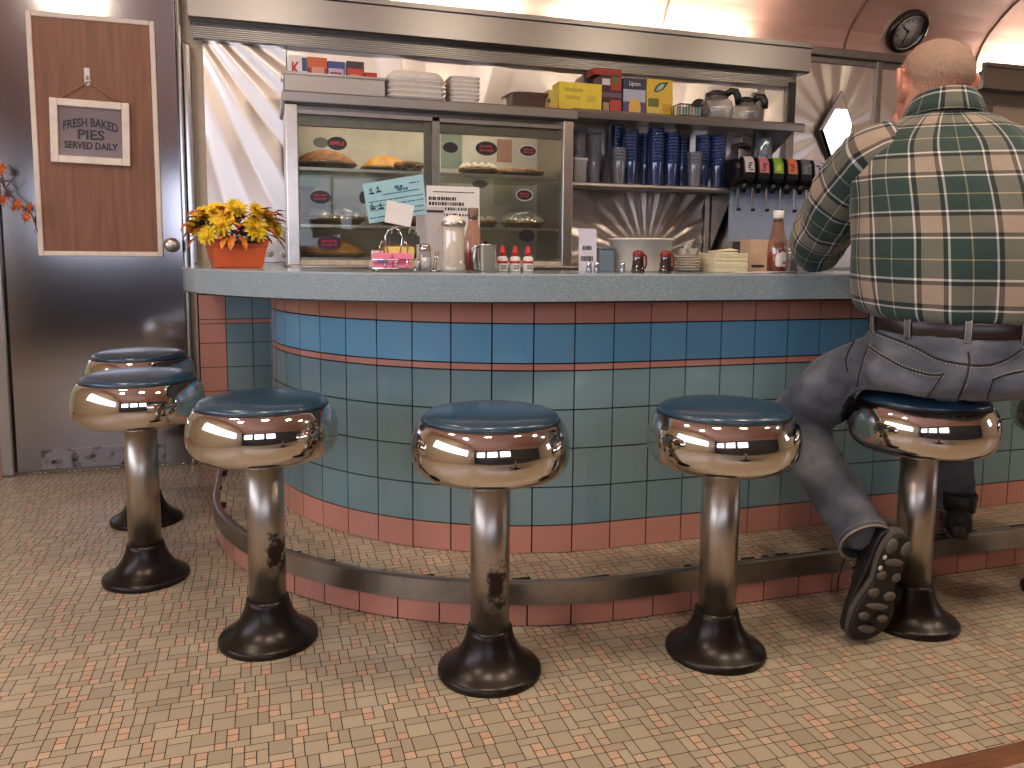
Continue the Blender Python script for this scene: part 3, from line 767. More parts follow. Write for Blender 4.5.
# shelves right of the case
SA, SB = 1.335, 2.528
Z1, Z2 = 1.512, 1.198
def shelf(a0, a1, zt, dep, nose, label):
    o = empty('wall_shelf', ((a0 + a1)/2, WB - .02, zt), 0, label, 'shelf'); ca = (a0 + a1)/2; cy = WB - .02
    pf = [(0, 0), (-dep + .012, 0), (-dep + .003, -.004), (-dep, -.014), (-dep + .002, -nose), (-dep + .010, -nose - .002), (-dep + .014, -.018), (0, -.016)]
    MB().prism([(a0 - ca, y, z) for y, z in pf], (a1 - a0, 0, 0)).build('board', M_steelh, o)
    return o, ca, cy
o, ca, cy = shelf(SA, SB, Z1 + .036, .275, .040, 'long steel upper shelf holding cartons and glass coffee pots')
for a in (SB - .06,):
    MB().prism([(a - ca, -.27, -.042), (a - ca, -.25, -.05), (a - ca, -.02, -.175), (a - ca, -.005, -.175), (a - ca, -.005, -.017), (a - ca, -.25, -.017)], (.006, 0, 0)).build('bracket', M_satin, o)
m = MB(); m.box((SA + 1.1 - ca, -.03, -.185), (SA + 1.13 - ca, -.004, .20), 0, .003); m.build('slotted_upright', M_satin, o)
pp = R(799, 114, 3.38); MB().box((pp.x - ca - .016, -.19, .001), (pp.x - ca + .016, -.165, R(799, 84, 3.46).z - Z1 - .036), 0, .004).build('end_post', M_black, o)
o2, ca2, cy2 = shelf(SA, 2.135, Z2 + .032, .265, .026, 'steel lower shelf loaded with blue tumblers below the long shelf')
m = MB(); a = 2.188 - ca2
m.prism([(a - .002, -.20, -.03), (a - .002, -.012, -.30), (a - .002, -.003, -.30), (a - .002, -.003, -.018), (a - .002, -.20, -.018)], (.006, 0, 0)); m.build('bracket', M_satin, o2)
m = MB(); m.box((a - .03, -.012, -.30), (a - .008, -.002, .0), 0, .001)
m.build('upright', M_alum, o2)
ZS1, ZS2 = Z1 + .0365, Z2 + .0325
# upper shelf goods
carton('yellow_carton', 559, 602, 84.5, 105, 3.44, .09, (250, 224, 70), 'plain bright yellow carton lying across the start of the upper shelf', 'carton', ZS1 + .0005, None, [(.12, .55, .68, .80, (214, 190, 60)), (.16, .5, .42, .54, (220, 196, 60)), (.65, .85, .35, .6, (226, 206, 80))])
carton('paper_pouch', 549, 558.5, 90, 104, 3.45, .07, (214, 192, 96), 'small crumpled tan pouch leaning at the left of the yellow carton', 'pouch', ZS1 + .0005)
carton('tea_carton', 602, 622, 91, 106, 3.48, .10, (74, 40, 52), 'dark red tea carton with a berry picture at the bottom of its pile', 'carton', ZS1 + .0005, None, [(.4, .98, .15, .62, (196, 84, 60)), (.0, 1, .72, .9, (120, 90, 110)), (.05, .35, .1, .5, (190, 170, 140))])
carton('tea_carton', 602, 622, 76, 91.5, 3.48, .10, (206, 196, 178), 'pale tea carton with a red and green fruit picture on top of a dark one', 'carton', R(610, 91, 3.48).z + .001, None, [(.45, .98, .05, .9, (180, 70, 48)), (.58, .78, .5, .9, (74, 130, 50)), (.0, .4, .35, .75, (226, 224, 222))])
carton('tea_carton', 594, 622, 70, 76, 3.52, .09, (168, 60, 44), 'flat red tea carton lying on top of the fruit tea cartons', 'carton', R(610, 76, 3.52).z + .002)
carton('tea_carton', 623, 646, 79, 107, 3.47, .10, (52, 60, 84), 'blue and purple tea carton with a yellow sun, beside the fruit tea', 'carton', ZS1 + .0005, None, [(0, 1, .38, .70, (190, 200, 214)), (0, 1, 0, .38, (92, 80, 140)), (1, .52, .22, .27, .26, (240, 196, 92)), ('Lipton', .5, .85, .16, .5, (228, 222, 210)), (1, .52, .28, .12, .08, (190, 130, 60))])
carton('tea_carton', 647, 673, 95, 108, 3.46, .10, (238, 200, 70), 'lower of two yellow tea cartons stacked on the upper shelf', 'carton', ZS1 + .0005, None, [(.04, .45, .45, .8, (110, 120, 60)), (.05, .5, .1, .36, (226, 210, 130)), (.6, .95, .3, .6, (220, 170, 60))])
yc = carton('tea_carton', 647, 673, 80.5, 95, 3.46, .10, (246, 216, 40), 'upper yellow tea carton printed with a green leaf', 'carton', R(660, 95, 3.46).z + .001, None, [])
# leaf print
w_ = size(26, 1.9, 3.46); m = MB()
m.prism([V((w_*x, -.0515, z)) for x, z in ((-.27, .012), (-.2, .034), (-.05, .052), (.16, .058), (.33, .060), (.25, .042), (.12, .022), (-.08, .012))], (0, .001, 0)); m.build('leaf_print', mat('print_leaf', (52, 104, 70), .5, 0, .1), yc)
m = MB(); m.prism([V((w_*x, -.0525, z)) for x, z in ((-.17, .018), (-.1, .036), (.05, .048), (.18, .050), (.1, .030), (-.04, .018))], (0, .001, 0)); m.build('leaf_light', mat('print_leaf_light', (176, 200, 180), .5, 0, .1), yc)
# wire basket of creamers
a = R(688, 100, 3.42).x; wb = empty('wire_basket', (a, 3.44, ZS1 + .0005), 0, 'dark wire basket of pale packets left of the coffee pots', 'basket')
bw, bd, bh = size(26, a, 3.44)/2, .06, .055
m = MB()
for z in (.003, bh): m.tube([(-bw, -bd, z), (bw, -bd, z), (bw, bd, z), (-bw, bd, z)], .003, 6, closed=True)
for i in range(9):
    x = -bw + 2*bw*i/8
    for y in (-bd, bd): m.tube([(x, y, .003), (x, y, bh)], .0018, 5)
for i in range(1, 6):
    y = -bd + 2*bd*i/6
    for x in (-bw, bw): m.tube([(x, y, .003), (x, y, bh)], .0018, 5)
    m.tube([(-bw, y, .003), (bw, y, .003)], .0018, 5)
m.build('wire_frame', mat('dark_green_wire', (48, 62, 58), .4, .3), wb)
for i in range(7):
    o = MB().box((-.022, -.007, 0), (.022, .007, .046), 0, .004).build('creamer_packet', mat('teal_packet', (150, 190, 182), .5) if i % 2 else mat('cream_packet', (226, 216, 186), .5), None, (a - bw*.75 + bw*1.5*(i % 4)/3, 3.42 + .05*(i//4), ZS1 + .006), 'pale packet standing in the dark wire basket', 'packet', 'packets in the wire basket')
    o.rotation_euler = (0, 0, random.uniform(-.3, .3))
# coffee pots
M_pglass = glassy('coffee_pot_glass', (244, 246, 244), .16, .16, (236, 236, 232))
def pot(u, b, r, label, rz):
    a = R(u, 110, b).x
    o = empty('coffee_pot', (a, b, ZS1 + .0005), rz, label, 'coffee pot', 'glass coffee pots on the upper shelf')
    MB().lathe([(r*.62, 0), (r*.86, .01), (r, r*.45), (r*1.0, r*.75), (r*.88, r*1.1), (r*.66, r*1.32), (r*.60, r*1.38)], 36, 0, cap1=False).build('glass_bowl', M_pglass, o)
    MB().lathe([(r*.60, r*1.34), (r*.66, r*1.36), (r*.66, r*1.62), (r*.58, r*1.66), (r*.5, r*1.64)], 30, 0).build('collar', M_black, o)
    MB().lathe([(r*.40, r*1.62), (r*.44, r*1.70), (r*.3, r*1.78), (.001, r*1.79)], 24, 0, cap1=False).build('lid', M_black, o)
    h = MB(); pts_ = [(r*.55, 0, r*1.55), (r*.85, 0, r*1.78), (r*1.1, 0, r*1.74), (r*1.24, 0, r*1.45), (r*1.28, 0, r*1.0)]
    h.tube(pts_, [.010, .012, .012, .012, .009], 10, flat=1.5); h.build('handle', M_black, o)
    MB().tube([(r*.64 * cos(2*pi*k/30), r*.64*sin(2*pi*k/30), r*1.36) for k in range(30)], .003, 6, closed=True).build('steel_band', M_steel, o)
    return o
pot(716, 3.47, .082, 'left hand round glass coffee pot with black collar on the upper shelf', -.35)
pot(745, 3.50, .074, 'right hand round glass coffee pot with black collar near the shelf end', -.6)
a = R(700, 92, 3.58).x
tl = empty('round_lid', (a, 3.575, ZS1 + .0005), 0, 'dark round lid propped on edge behind the coffee pots', 'lid')
MB().lathe([(.001, 0), (.048, 0), (.052, .004), (.05, .010), (.02, .014), (.001, .014)], 28, 0, (0, 0, .075), M=Matrix.Rotation(pi/2 - .2, 3, 'X'), cap0=False, cap1=False).build('disc', mat('smoked_lid', (70, 66, 62), .3), tl)
MB().box((-.012, -.012, 0), (.012, .02, .03), 0, .003).build('grip', M_black, tl)

# tumblers on the lower shelf
M_bcup = glassy('blue_clear_plastic', (200, 213, 238), .18, .30, (92, 118, 182), .08, .7)
M_ccup = glassy('grey_clear_plastic', (220, 224, 232), .12, .34, (196, 196, 204), .1, .7)
M_wcup = mat('white_paper_cup', (222, 214, 208), .6, 0, .02)
def cup_mesh(h, r0, r1, m_):
    m = MB(); m.lathe([(.001, .003), (r0*.96, .003), (r0 - .0004, 0), (r0 + .00022, .003), (r0 + (r1 - r0)*.86, h*.86), (r1 - .0003, h - .004), (r1*1.03, h - .003), (r1*1.03, h), (r1 - .0007, h), (r0 - .0007, .005)], 24, 0, cap0=False, cap1=False)
    return m.mesh('tumbler', m_)
cupB = cup_mesh(.125, .028, .0375, M_bcup); cupC = cup_mesh(.12, .026, .035, M_ccup); cupW = cup_mesh(.095, .026, .034, M_wcup)
def cups(u, b, me, n, dz, name, label, group, z=None, top=.0):
    a = R(u, 185, b).x
    for k in range(n):
        o = bpy.data.objects.new(name, me); COL.objects.link(o)
        # nested upside-down as in the photo: each cup sits over the one below
        o.location = (a, b, (ZS2 if z is None else z) + .0003 + k*dz); o.scale = (1, 1, 1)
        tag(o, label, 'cup', group)
for u, b, n, me, nm, lb in ((578, 3.52, 10, cupC, 'plastic_cup', 'smoky clear cup in the stack standing behind the white square tub'), (593, 3.50, 9, cupC, 'plastic_cup', 'smoky clear cup in the stack just right of the white square tub'),
        (618, 3.43, 4, cupC, 'plastic_cup', 'clear cup in the short stack before the first blue tumblers'), (616, 3.545, 12, cupB, 'tumbler', 'blue tumbler in the stack rising behind the short clear stack'),
        (629, 3.47, 10, cupB, 'tumbler', 'blue tumbler in the first full stack right of the short clear cups'), (644, 3.55, 10, cupB, 'tumbler', 'blue tumbler in the second stack, set back against the wall'),
        (655, 3.46, 11, cupB, 'tumbler', 'blue tumbler in the tall front stack below the sun-printed carton'), (670, 3.48, 10, cupB, 'tumbler', 'blue tumbler in the front stack below the yellow leaf carton'),
        (681, 3.56, 10, cupB, 'tumbler', 'blue tumbler in the back stack behind the slim clear cups'), (694, 3.43, 4, cupC, 'plastic_cup', 'clear cup in the short front stack among the blue tumblers'),
        (702, 3.50, 10, cupB, 'tumbler', 'blue tumbler in the stack just right of the short front clear cups'), (717, 3.47, 10, cupB, 'tumbler', 'blue tumbler in the last stack, beside the soda machine')):
    cups(u, b, me, n, .0146 if me is cupB else .0145, nm, lb, 'nested ' + lb.split(' in the ')[-1])
p, q = R(573, 183, 3.42), R(588, 156, 3.42)
bn = empty('square_tub', ((p.x + q.x)/2, 3.45, ZS2 + .0005), 0, 'white square plastic tub at the left end of the lower shelf', 'tub')
w_ = (q.x - p.x)/2; MB().lathe([(w_*.86, 0), (w_, .10), (w_*1.1, .102), (w_*1.1, .107), (w_*.94, .107), (w_*.82, .004), (.001, .003)], 28, 0, cap1=False, sq=6).build('body', M_white, bn)
MB().lathe([(w_*.97, .1075), (w_*1.08, .1075), (w_*1.06, .112), (w_*.6, .113), (.001, .113)], 28, 0, cap1=False, sq=6).build('lid', M_white, bn)

# ------------------------------------------------------------------ soda dispenser
SA0, SA1, SBF = 2.135, 2.66, 3.27
soda = empty('soda_dispenser', ((SA0 + SA1)/2, 3.40, CT), 0, 'black soda fountain with six coloured flavour valves over a pale blue splash panel', 'soda machine')
so = V(((SA0 + SA1)/2, 3.40, CT))
def SM(mb): mb.v = [(x - so.x, y - so.y, z - so.z) for x, y, z in mb.v]; return mb
zt, zb_ = 1.362, 1.2325
pf = [(3.415, zt), (3.33, zt), (3.295, zt - .012), (3.285, zt - .05), (3.295, zb_ + .02), (3.33, zb_), (3.415, zb_)]
SM(MB().prism([(SA0 - .015, b, z) for b, z in pf], (SA1 - SA0 + .03, 0, 0))).build('head_housing', M_black, soda, bevel=.018)
SM(MB().box((2.165, 3.402, CT + .12), (SA1 - .01, 3.412, zb_ + .01))).build('splash_panel', mat('pale_blue_panel', (168, 182, 206), .28, .1, .02), soda)
SM(MB().box((2.215, 3.44, CT), (SA1, 3.58, zt), 0, .004)).build('tower', M_satin, soda)
SM(MB().prism([(2.22, 3.44, CT + .12), (2.22, 3.24, CT + .085), (2.22, 3.24, CT + .05), (2.22, 3.44, CT + .05)], (SA1 - 2.225, 0, 0))).build('drip_tray', M_black, soda)
SM(MB().box((2.23, 3.30, CT), (SA1 - .03, 3.44, CT + .05), 0, .003)).build('base', M_steel, soda)
VAL = [(748, (208, 204, 200), (70, 66, 64)), (762.5, (196, 120, 128), (120, 40, 50)), (777, (118, 176, 44), (196, 214, 70)), (791, (214, 120, 84), (180, 50, 36)), (805, (90, 100, 100), (150, 160, 160)), (817.5, (190, 184, 196), (80, 50, 120))]
for k, (u, c1, c2) in enumerate(VAL):
    c = R(u, 172, SBF); aw = .031
    v = SM(MB().prism([(c.x - aw, b, z) for b, z in ((3.30, zt + .006), (3.275, zt + .002), (3.26, zt - .02), (3.252, zt - .07), (3.258, zb_ + .03), (3.275, zb_ + .022), (3.31, zb_ + .02))], (2*aw, 0, 0))).build('valve', M_black, soda, bevel=.004)
    SM(MB().prism([(c.x - aw*.78, b, z) for b, z in ((3.2765, zt + .0045), (3.2585, zt - .0215), (3.2520, zt - .068), (3.2535, zt - .068), (3.261, zt - .020), (3.2775, zt + .002))], (2*aw*.78, 0, 0))).build('flavour_label', mat('flavour_%d' % k, c1, .4, 0, .03), v)
    m = MB(); rn = random.Random(k)
    if k == 2: m.prism([(c.x + .014*cos(2*pi*i/20), 3.2535 + .0, zt - .045 + .017*sin(2*pi*i/20)) for i in range(20)], (0, .003, 0))
    else:
        for j in range(4):
            x = c.x - .018 + .036*rn.random()*.5; m.box((x, 3.2525 - .0005, zt - .06 + j*.010), (x + .010 + .012*rn.random(), 3.257, zt - .054 + j*.010))
    SM(m).build('label_print', mat('flavour_print_%d' % k, c2, .5, 0, .02), v)
    SM(MB().lathe([(.018, zb_ + .022), (.017, zb_ - .005), (.011, zb_ - .03), (.008, zb_ - .03)], 16, 0, (c.x, 3.30, 0))).build('nozzle', M_black, v)
    lv = SM(MB().box((c.x - .005, 3.345, zb_ - .10), (c.x + .005, 3.349, zb_ + .01), 0, .001).box((c.x - .004, 3.322, zb_ - .112), (c.x + .004, 3.348, zb_ - .098), 1, .001)).build('lever', [M_steel, M_black], v)
# glass beaker and can opener thing on top of the machine
a = R(763, 150, 3.45).x; z_ = zt + .0005
jg = empty('clear_tumbler', (a, 3.45, z_), 0, 'upturned clear tumbler standing on the black soda machine', 'cup')
MB().lathe([(.046, 0), (.047, .004), (.040, .11), (.036, .122), (.001, .124)], 30, 0, cap0=False, cap1=False).build('wall', glassy('pale_blue_cup', (196, 214, 226), .14, .22, (190, 206, 220), .08, .8), jg)
MB().tube([(.047*cos(2*pi*k/30), .047*sin(2*pi*k/30), .003) for k in range(30)], .003, 6, closed=True).build('rim', glassy('cup_rim', (200, 214, 220), .3, .3), jg)
a = R(741, 148, 3.52).x
op = empty('wall_opener', (a, 3.53, z_), 0, 'small chrome and black dispenser standing between the tumblers and soda machine', 'dispenser')
MB().box((-.026, -.03, 0), (.026, .05, .10), 0, .008).build('body', M_steel, op)
MB().box((-.018, -.034, .10), (.018, .03, .135), 0, .006).build('head', M_alum, op)
MB().ball((0, -.032, .118), (.007, .004, .007)).build('button', M_black, op)
MB().tube([(-.028, -.035, .075), (-.02, -.05, .082), (0, -.055, .086), (.02, -.05, .08), (.03, -.036, .068)], .007, 8).build('lever', M_black, op)
# diamond mirror on the end panel
m = MB(); c = V((2.925, WB - .045, 1.567)); hw, hh = .112, .206
mi_ = empty('diamond_mirror', c, 0, 'diamond shaped mirror on the pressed steel panel beside the seated man', 'mirror')
mi_.rotation_euler = (radians(5.5), 0, 0)
def dia(s_, y): return [V((0, y, hh*s_)), V((hw*s_, y, 0)), V((0, y, -hh*s_)), V((-hw*s_, y, 0))]
o4, i4 = dia(1, .006), dia(.86, -.004)
MB().add(o4 + i4, [(0, 1, 5, 4), (1, 2, 6, 5), (2, 3, 7, 6), (3, 0, 4, 7)]).build('bevelled_edge', M_chrome, mi_)
MB().prism(dia(.865, -.004), (0, .008, 0)).build('mirror_glass', mat('mirror_silver', (236, 236, 230), .015, 1, 0), mi_)
MB().prism(dia(1.0, .006), (0, .010, 0)).build('backing', M_satin, mi_)

# clock on its plate, on the curved enamel ceiling
def vault_hit(u, v):
    d = ray(u, v); lo, hi = 2.0, WB
    f = lambda b: (EYE + d.z*b/d.y) - (SPR + RISE*sqrt(max(0, 1 - ((b - BC)/(WB - BC))**2)))
    for _ in range(60):
        m = (lo + hi)/2
        if f(m) > 0: hi = m
        else: lo = m
    return R(u, v, lo)
ck = vault_hit(904.5, 29); tt = (ck.y - BC)/(WB - BC); tt = math.acos(tt)
nrm = V((0, cos(tt)/(WB - BC), sin(tt)/RISE)).normalized()*-1    # into the room
clock = empty('wall_clock', ck + nrm*.012, 0, 'round wall clock with dark rim on a pale square plate under the pink vault', 'clock')
zax = nrm; xax = V((1, 0, 0)); yax = zax.cross(xax)
tilt = Matrix((xax, yax, zax)).transposed()
# hung plumb-ish on the slope: lean the face towards the room
clock.rotation_euler = tilt.to_euler()
rr = size(21, ck.x, ck.y)*.98
MB().prism([V((rr*x, rr*y, -.010)) for x, y in ((-1.12, -1.02), (1.12, -1.02), (1.12, 1.02), (-1.12, 1.02))], (0, 0, .008)).build('plate', mat('pale_plate', (212, 190, 160), .4), clock)
MB().lathe([(rr*.80, 0), (rr*1.0, 0), (rr*1.02, .02), (rr*.96, .036), (rr*.86, .04), (rr*.78, .032), (rr*.77, .01)], 48, 0).build('rim', mat('dark_wood_rim', (44, 30, 26), .25, 0, .05), clock)
MB().lathe([(rr*.80, .034), (rr*.775, .040), (rr*.75, .034)], 48, 0, cap0=False, cap1=False).build('bezel', M_alum, clock)
MB().lathe([(.001, .012), (rr*.79, .012), (rr*.79, .016), (.001, .016)], 48, 0, cap0=False, cap1=False).build('face', mat('clock_face', (214, 206, 196), .6, 0, .02), clock)
m = MB()
for k in range(60):
    t = 2*pi*k/60; l = .06 if k % 5 else .12
    Mx = Matrix.Rotation(-t, 3, 'Z'); m.box((-rr*.008, rr*(.72 - l), .0165), (rr*.008, rr*.72, .0172), 0, 0, Mx)
m.build('minute_marks', M_ink, clock)
for k in range(12):
    t = 2*pi*(k + 1)/12; text(str(k + 1), 'numeral', M_ink, clock, V((rr*.50*sin(t), rr*.50*cos(t), .0168)), rr*.17, None, (0, 0, 0))
for nm, ang, L_, w_ in (('hour_hand', radians(-62), .42, .035), ('minute_hand', radians(176), .62, .025)):
    Mx = Matrix.Rotation(-ang, 3, 'Z'); m = MB(); m.box((-rr*w_, -rr*.1, .019 if nm[0] == 'h' else .021), (rr*w_, rr*L_, .0205 if nm[0] == 'h' else .0225), 0, 0, Mx); m.build(nm, M_ink, clock)
MB().lathe([(rr*.05, .016), (rr*.05, .024), (.001, .025)], 16, 0, cap1=False).build('hand_hub', M_ink, clock)
# ------------------------------------------------------------------ things on the counter, flowers, pie sign
def on(u, b): return V((R(u, 266, b).x, b, CT + .0006))
def HT(v, u, b): return R(u, v, b).z - CT
# flower planter at the rounded end
pc = V((-.066, 2.62, CT + .0006))
pl = empty('flower_planter', pc, radians(12), 'terracotta coloured square planter full of yellow mums and russet leaves on the counter end', 'planter')
m = MB(); rings = []
for w_, d_, z in ((.073, .05, 0), (.074, .051, .004), (.086, .06, .066), (.089, .063, .068), (.091, .064, .086), (.093, .066, .088), (.094, .067, .093), (.088, .061, .093), (.084, .057, .075)):
    rings.append([V((x*w_, y*d_, z)) for x, y in ((-1, -1), (1, -1), (1, 1), (-1, 1))])
m.loft(rings, smooth=False); m.build('pot', mat('terracotta_plastic', (206, 92, 46), .45, 0, .04), pl, bevel=.002)
M_petal = mat('yellow_petal', (250, 208, 48), .6, 0, .12, 60); M_disc = mat('flower_centre', (236, 184, 40), .8, 0, .15, 200, .6, 300); M_rust = mat('russet_leaf', (172, 78, 40), .6, 0, .25, 40); M_orange = mat('orange_leaf', (222, 130, 34), .6, 0, .2, 40); M_green = mat('dark_green_leaf', (44, 54, 34), .6, 0, .2, 40)
def petal(mb, L, w_, lift, ang, base, M, mi=0, curl=.25):
    P_ = []
    for i in range(6):
        t = i/5; ww = w_*sin(pi*min(1, t*.86 + .14))**.7; x = L*t; z = lift*t + curl*L*t*t*(-.4)
        P_ += [V((x, -ww, z + .15*ww)), V((x, 0, z)), V((x, ww, z + .15*ww))]
    Q = Matrix.Rotation(ang, 3, 'Z'); vs = [M @ (Q @ p) + base for p in P_]
    mb.add(vs, [(3*i + j, 3*i + 3 + j, 3*i + 4 + j, 3*i + 1 + j) for i in range(5) for j in range(2)], mi, smooth=True)
def mum(c, dirn, r):
    o = bpy.data.objects.new('x', None)
    zq = V(dirn).normalized(); M = zq.to_track_quat('Z', 'Y').to_matrix(); m = MB()
    for ring, (n, L, lift) in enumerate(((15, 1.0, .12), (14, .86, .34), (12, .66, .5), (9, .45, .5))):
        for k in range(n): petal(m, r*L*random.uniform(.9, 1.06), r*.145, r*lift*random.uniform(.8, 1.2), 2*pi*(k + .5*ring)/n + random.uniform(-.08, .08), V(c), M)
    f = m.build('flower', M_petal, pl)
    d = MB(); d.ball(V(c) + zq*r*.26, (r*.26, r*.26, r*.16), M=M); d.build('flower_centre', M_disc, f)
def leafblade(name, c, dirn, L, w_, mt):
    M = V(dirn).normalized().to_track_quat('X', 'Z').to_matrix(); m = MB(); P_ = []
    for i in range(8):
        t = i/7; ww = w_*sin(pi*min(1, t*.95 + .03))**.9*(1 + .22*sin(i*2.6)); z = -.35*L*t*t
        P_ += [V((L*t, -ww, z + .25*ww)), V((L*t, 0, z)), V((L*t, ww, z + .25*ww))]
    vs = [M @ p + V(c) for p in P_]
    m.add(vs, [(3*i + j, 3*i + 3 + j, 3*i + 4 + j, 3*i + 1 + j) for i in range(7) for j in range(2)], 0, smooth=True)
    return m.build(name, mt, pl)
random.seed(11)
for x, y, z, r in ((-.105, -.015, .160, .044), (-.055, -.060, .142, .052), (.048, -.068, .126, .052), (.095, -.02, .165, .040), (-.095, -.055, .105, .042), (.0, -.01, .190, .044), (.060, -.035, .182, .038), (.118, -.035, .125, .040), (-.02, .05, .18, .044), (-.125, -.02, .130, .036), (-.065, .0, .185, .034)):
    mum((x, y, z), (x*2.2, -.16 + y, .12 + (z - .14)*.8), r)
for k in range(130):
    t = random.uniform(0, 2*pi); rr_ = random.uniform(.05, .130)
    c = (rr_*cos(t)*1.0, rr_*sin(t)*.62, random.uniform(.10, .185)); mt = random.choice([M_rust, M_rust, M_rust, M_rust, M_green, M_orange])
    leafblade('leaf', c, (cos(t) + random.uniform(-.5, .5), sin(t)*.6 - .3, random.uniform(-.3, .7)), random.uniform(.036, .058), random.uniform(.011, .017), mt)
for x, ddx in ((-.02, -.25), (.0, .25), (-.035, -.5)): leafblade('leaf', (x, -.062, .105), (ddx, -.45, -.45), .055, .013, M_orange)
for c, dx in (((-.13, -.02, .125), -1), ((-.125, -.03, .095), -.8), ((.12, -.03, .09), .9), ((.125, -.01, .10), .6), ((-.14, -.02, .145), -.9)):
    leafblade('leaf', c, (dx, -.2, -.5), .045, .014, M_rust)
m = MB()
for k in range(26):
    t = random.uniform(0, 2*pi); m.tube([(random.uniform(-.05, .05), random.uniform(-.03, .03), .08), (.09*cos(t), .06*sin(t), random.uniform(.11, .18))], .0016, 5)
m.lathe([(.001, .078), (.078, .078), (.06, .09), (.001, .095)], 20, 0, cap0=False, cap1=False, sq=5); m.build('stems', M_green, pl)
pl.scale = (.94, .94, .94)
# power outlet on the wall behind the planter
oc = R(277, 258, WB - .03); ou = empty('wall_outlet', (oc.x, WB - .021, CT + .045), 0, 'steel double power outlet low on the wall behind the planter', 'outlet')
MB().box((-.075, -.006, -.04), (.075, .002, .05), 0, .003).build('cover_plate', M_alum, ou)
for dx in (-.03, .03):
    p_ = MB().lathe([(.018, 0), (.018, .004), (.001, .005)], 20, 0, (dx, -.006, .0), M=Matrix.Rotation(pi/2, 3, 'X'), cap1=False).build('receptacle', M_white, ou)
    for s_ in (-1, 1): MB().box((dx + s_*.007 - .0015, -.0118, -.005), (dx + s_*.007 + .0015, -.0105, .006)).build('slot', M_ink, p_)
    MB().ball((dx, -.0112, -.010), (.003, .001, .003)).build('slot', M_ink, p_)
# sugar packet rack
cb_ = 2.06
rk = empty('packet_rack', on(394, cb_), 0, 'chrome wire rack of sugar packets with a blue slip clipped above it', 'rack')
rw = size(44, .33, cb_)/2; m = MB(); rd = .032
for z in (.008, .030): m.tube([(-rw, -rd, z), (rw, -rd, z), (rw, rd, z), (-rw, rd, z)], .0018, 6, closed=True)
for i in range(5):
    x = -rw + 2*rw*i/4; m.tube([(x, -rd, .030), (x, -rd, .006), (x, rd, .006), (x, rd, .030)], .0015, 6)
for sx in (-1, 1):
    for sy in (-1, 1): m.ball((sx*rw*.86, sy*rd, .004), .0042)
m.build('wire_tray', M_chrome, rk)
m = MB(); lp = [(-.012, 0, .03), (-.02, 0, .07), (-.022, 0, .088), (-.014, 0, .105), (0, 0, .112), (.014, 0, .105), (.022, 0, .088), (.02, 0, .07), (.012, 0, .03)]
m.tube(lp, .0018, 8); m.tube([(-.032, .0, .03), (-.036, 0, .062), (-.03, 0, .078), (-.022, 0, .066)], .0016, 6); m.tube([(.032, .0, .03), (.036, 0, .062), (.03, 0, .078), (.022, 0, .066)], .0016, 6)
m.build('carrying_loop', M_chrome, rk)
base = on(394, cb_)
def packet(x, y, tilt, w_, h_, m1, m2, label, group):
    o = empty('sugar_packet', base + V((x, y, .0085)), 0, label, 'sugar packet', group)
    o.rotation_euler = (tilt, 0, random.uniform(-.06, .06))
    MB().box((-w_/2, -.0018, 0), (w_/2, .0018, h_), 0, .0009).build('paper', m1, o)
    MB().box((-w_*.30, -.0024, h_*.34), (w_*.30, -.0018, h_*.62), 0).build('print', m2, o)
M_pp = mat('pink_paper', (236, 130, 158), .6, 0, .03); M_pb = mat('blue_print', (120, 96, 176), .6, 0, 0); M_yp = mat('yellow_paper', (240, 214, 130), .6, 0, .03); M_wp2 = mat('red_print', (206, 60, 110), .6, 0, 0)
for i in range(8): packet(-rw + .023 + (i % 2)*.052 + random.uniform(-.002, .002), -.024 + .0062*(i//2), -.10, .047, .038, M_pp, M_pb if i % 2 == 0 else M_wp2, 'pink sugar packet standing at the front of the wire rack', 'pink packets in the rack')
for i in range(6): packet(-.006 + (i % 3)*.022, .006 + .0085*(i//3), .05, .030, .052 + .003*(i % 2), M_yp, mat('tan_print', (206, 170, 100), .6, 0, 0), 'pale yellow sweetener packet standing behind the pink ones in the rack', 'yellow packets in the rack')
for i in range(3): packet(-rw + .016 + i*.0, .006 + i*.008, .04, .028, .044, mat('white_packet', (226, 220, 214), .6), M_pb, 'white sugar packet at the left end of the wire rack', 'white packets in the rack')
# blue order slip and white note held by binder clips
def slip(name, px, b, th, mt, label, cat):
    P_ = [R(u, v, b) for u, v in px]; c = sum(P_, V())/4
    o = empty(name, c, 0, label, cat)
    MB().prism([p - c for p in P_], (0, th, 0)).build('sheet', mt, o); return o, c, P_
bl, c, P_ = slip('order_slip', ((369, 223.5), (427, 214), (423, 174), (362.5, 184)), 2.085, .0006, mat('pale_blue_paper', (156, 198, 206), .7, 0, .03), 'pale blue printed order slip standing tilted in the clip above the sugar packets', 'paper slip')
ex = (P_[1] - P_[0]); ey = (P_[3] - P_[0]); n_ = V((0, -.0004, 0)); m = MB()
def onslip(x, y): return P_[0] + ex*x + ey*y - c
rn = random.Random(5)
for j, (y, x0, x1, h_) in enumerate(((.80, .52, .66, .035), (.73, .56, .74, .03), (.66, .30, .95, .012), (.52, .05, .98, .012), (.40, .05, .98, .012), (.30, .05, .42, .01), (.24, .55, .97, .012), (.12, .03, .97, .012), (.85, .78, .95, .014))):
    x = x0
    while x < x1:
        w_ = rn.uniform(.03, .10); q = min(x1, x + w_)
        m.prism([onslip(x, y - h_), onslip(q, y - h_), onslip(q, y + h_), onslip(x, y + h_)], n_*2); x = q + rn.uniform(.0, .02)
m.build('printed_lines', mat('slip_ink', (60, 98, 122), .7, 0, 0), bl)
m = MB()
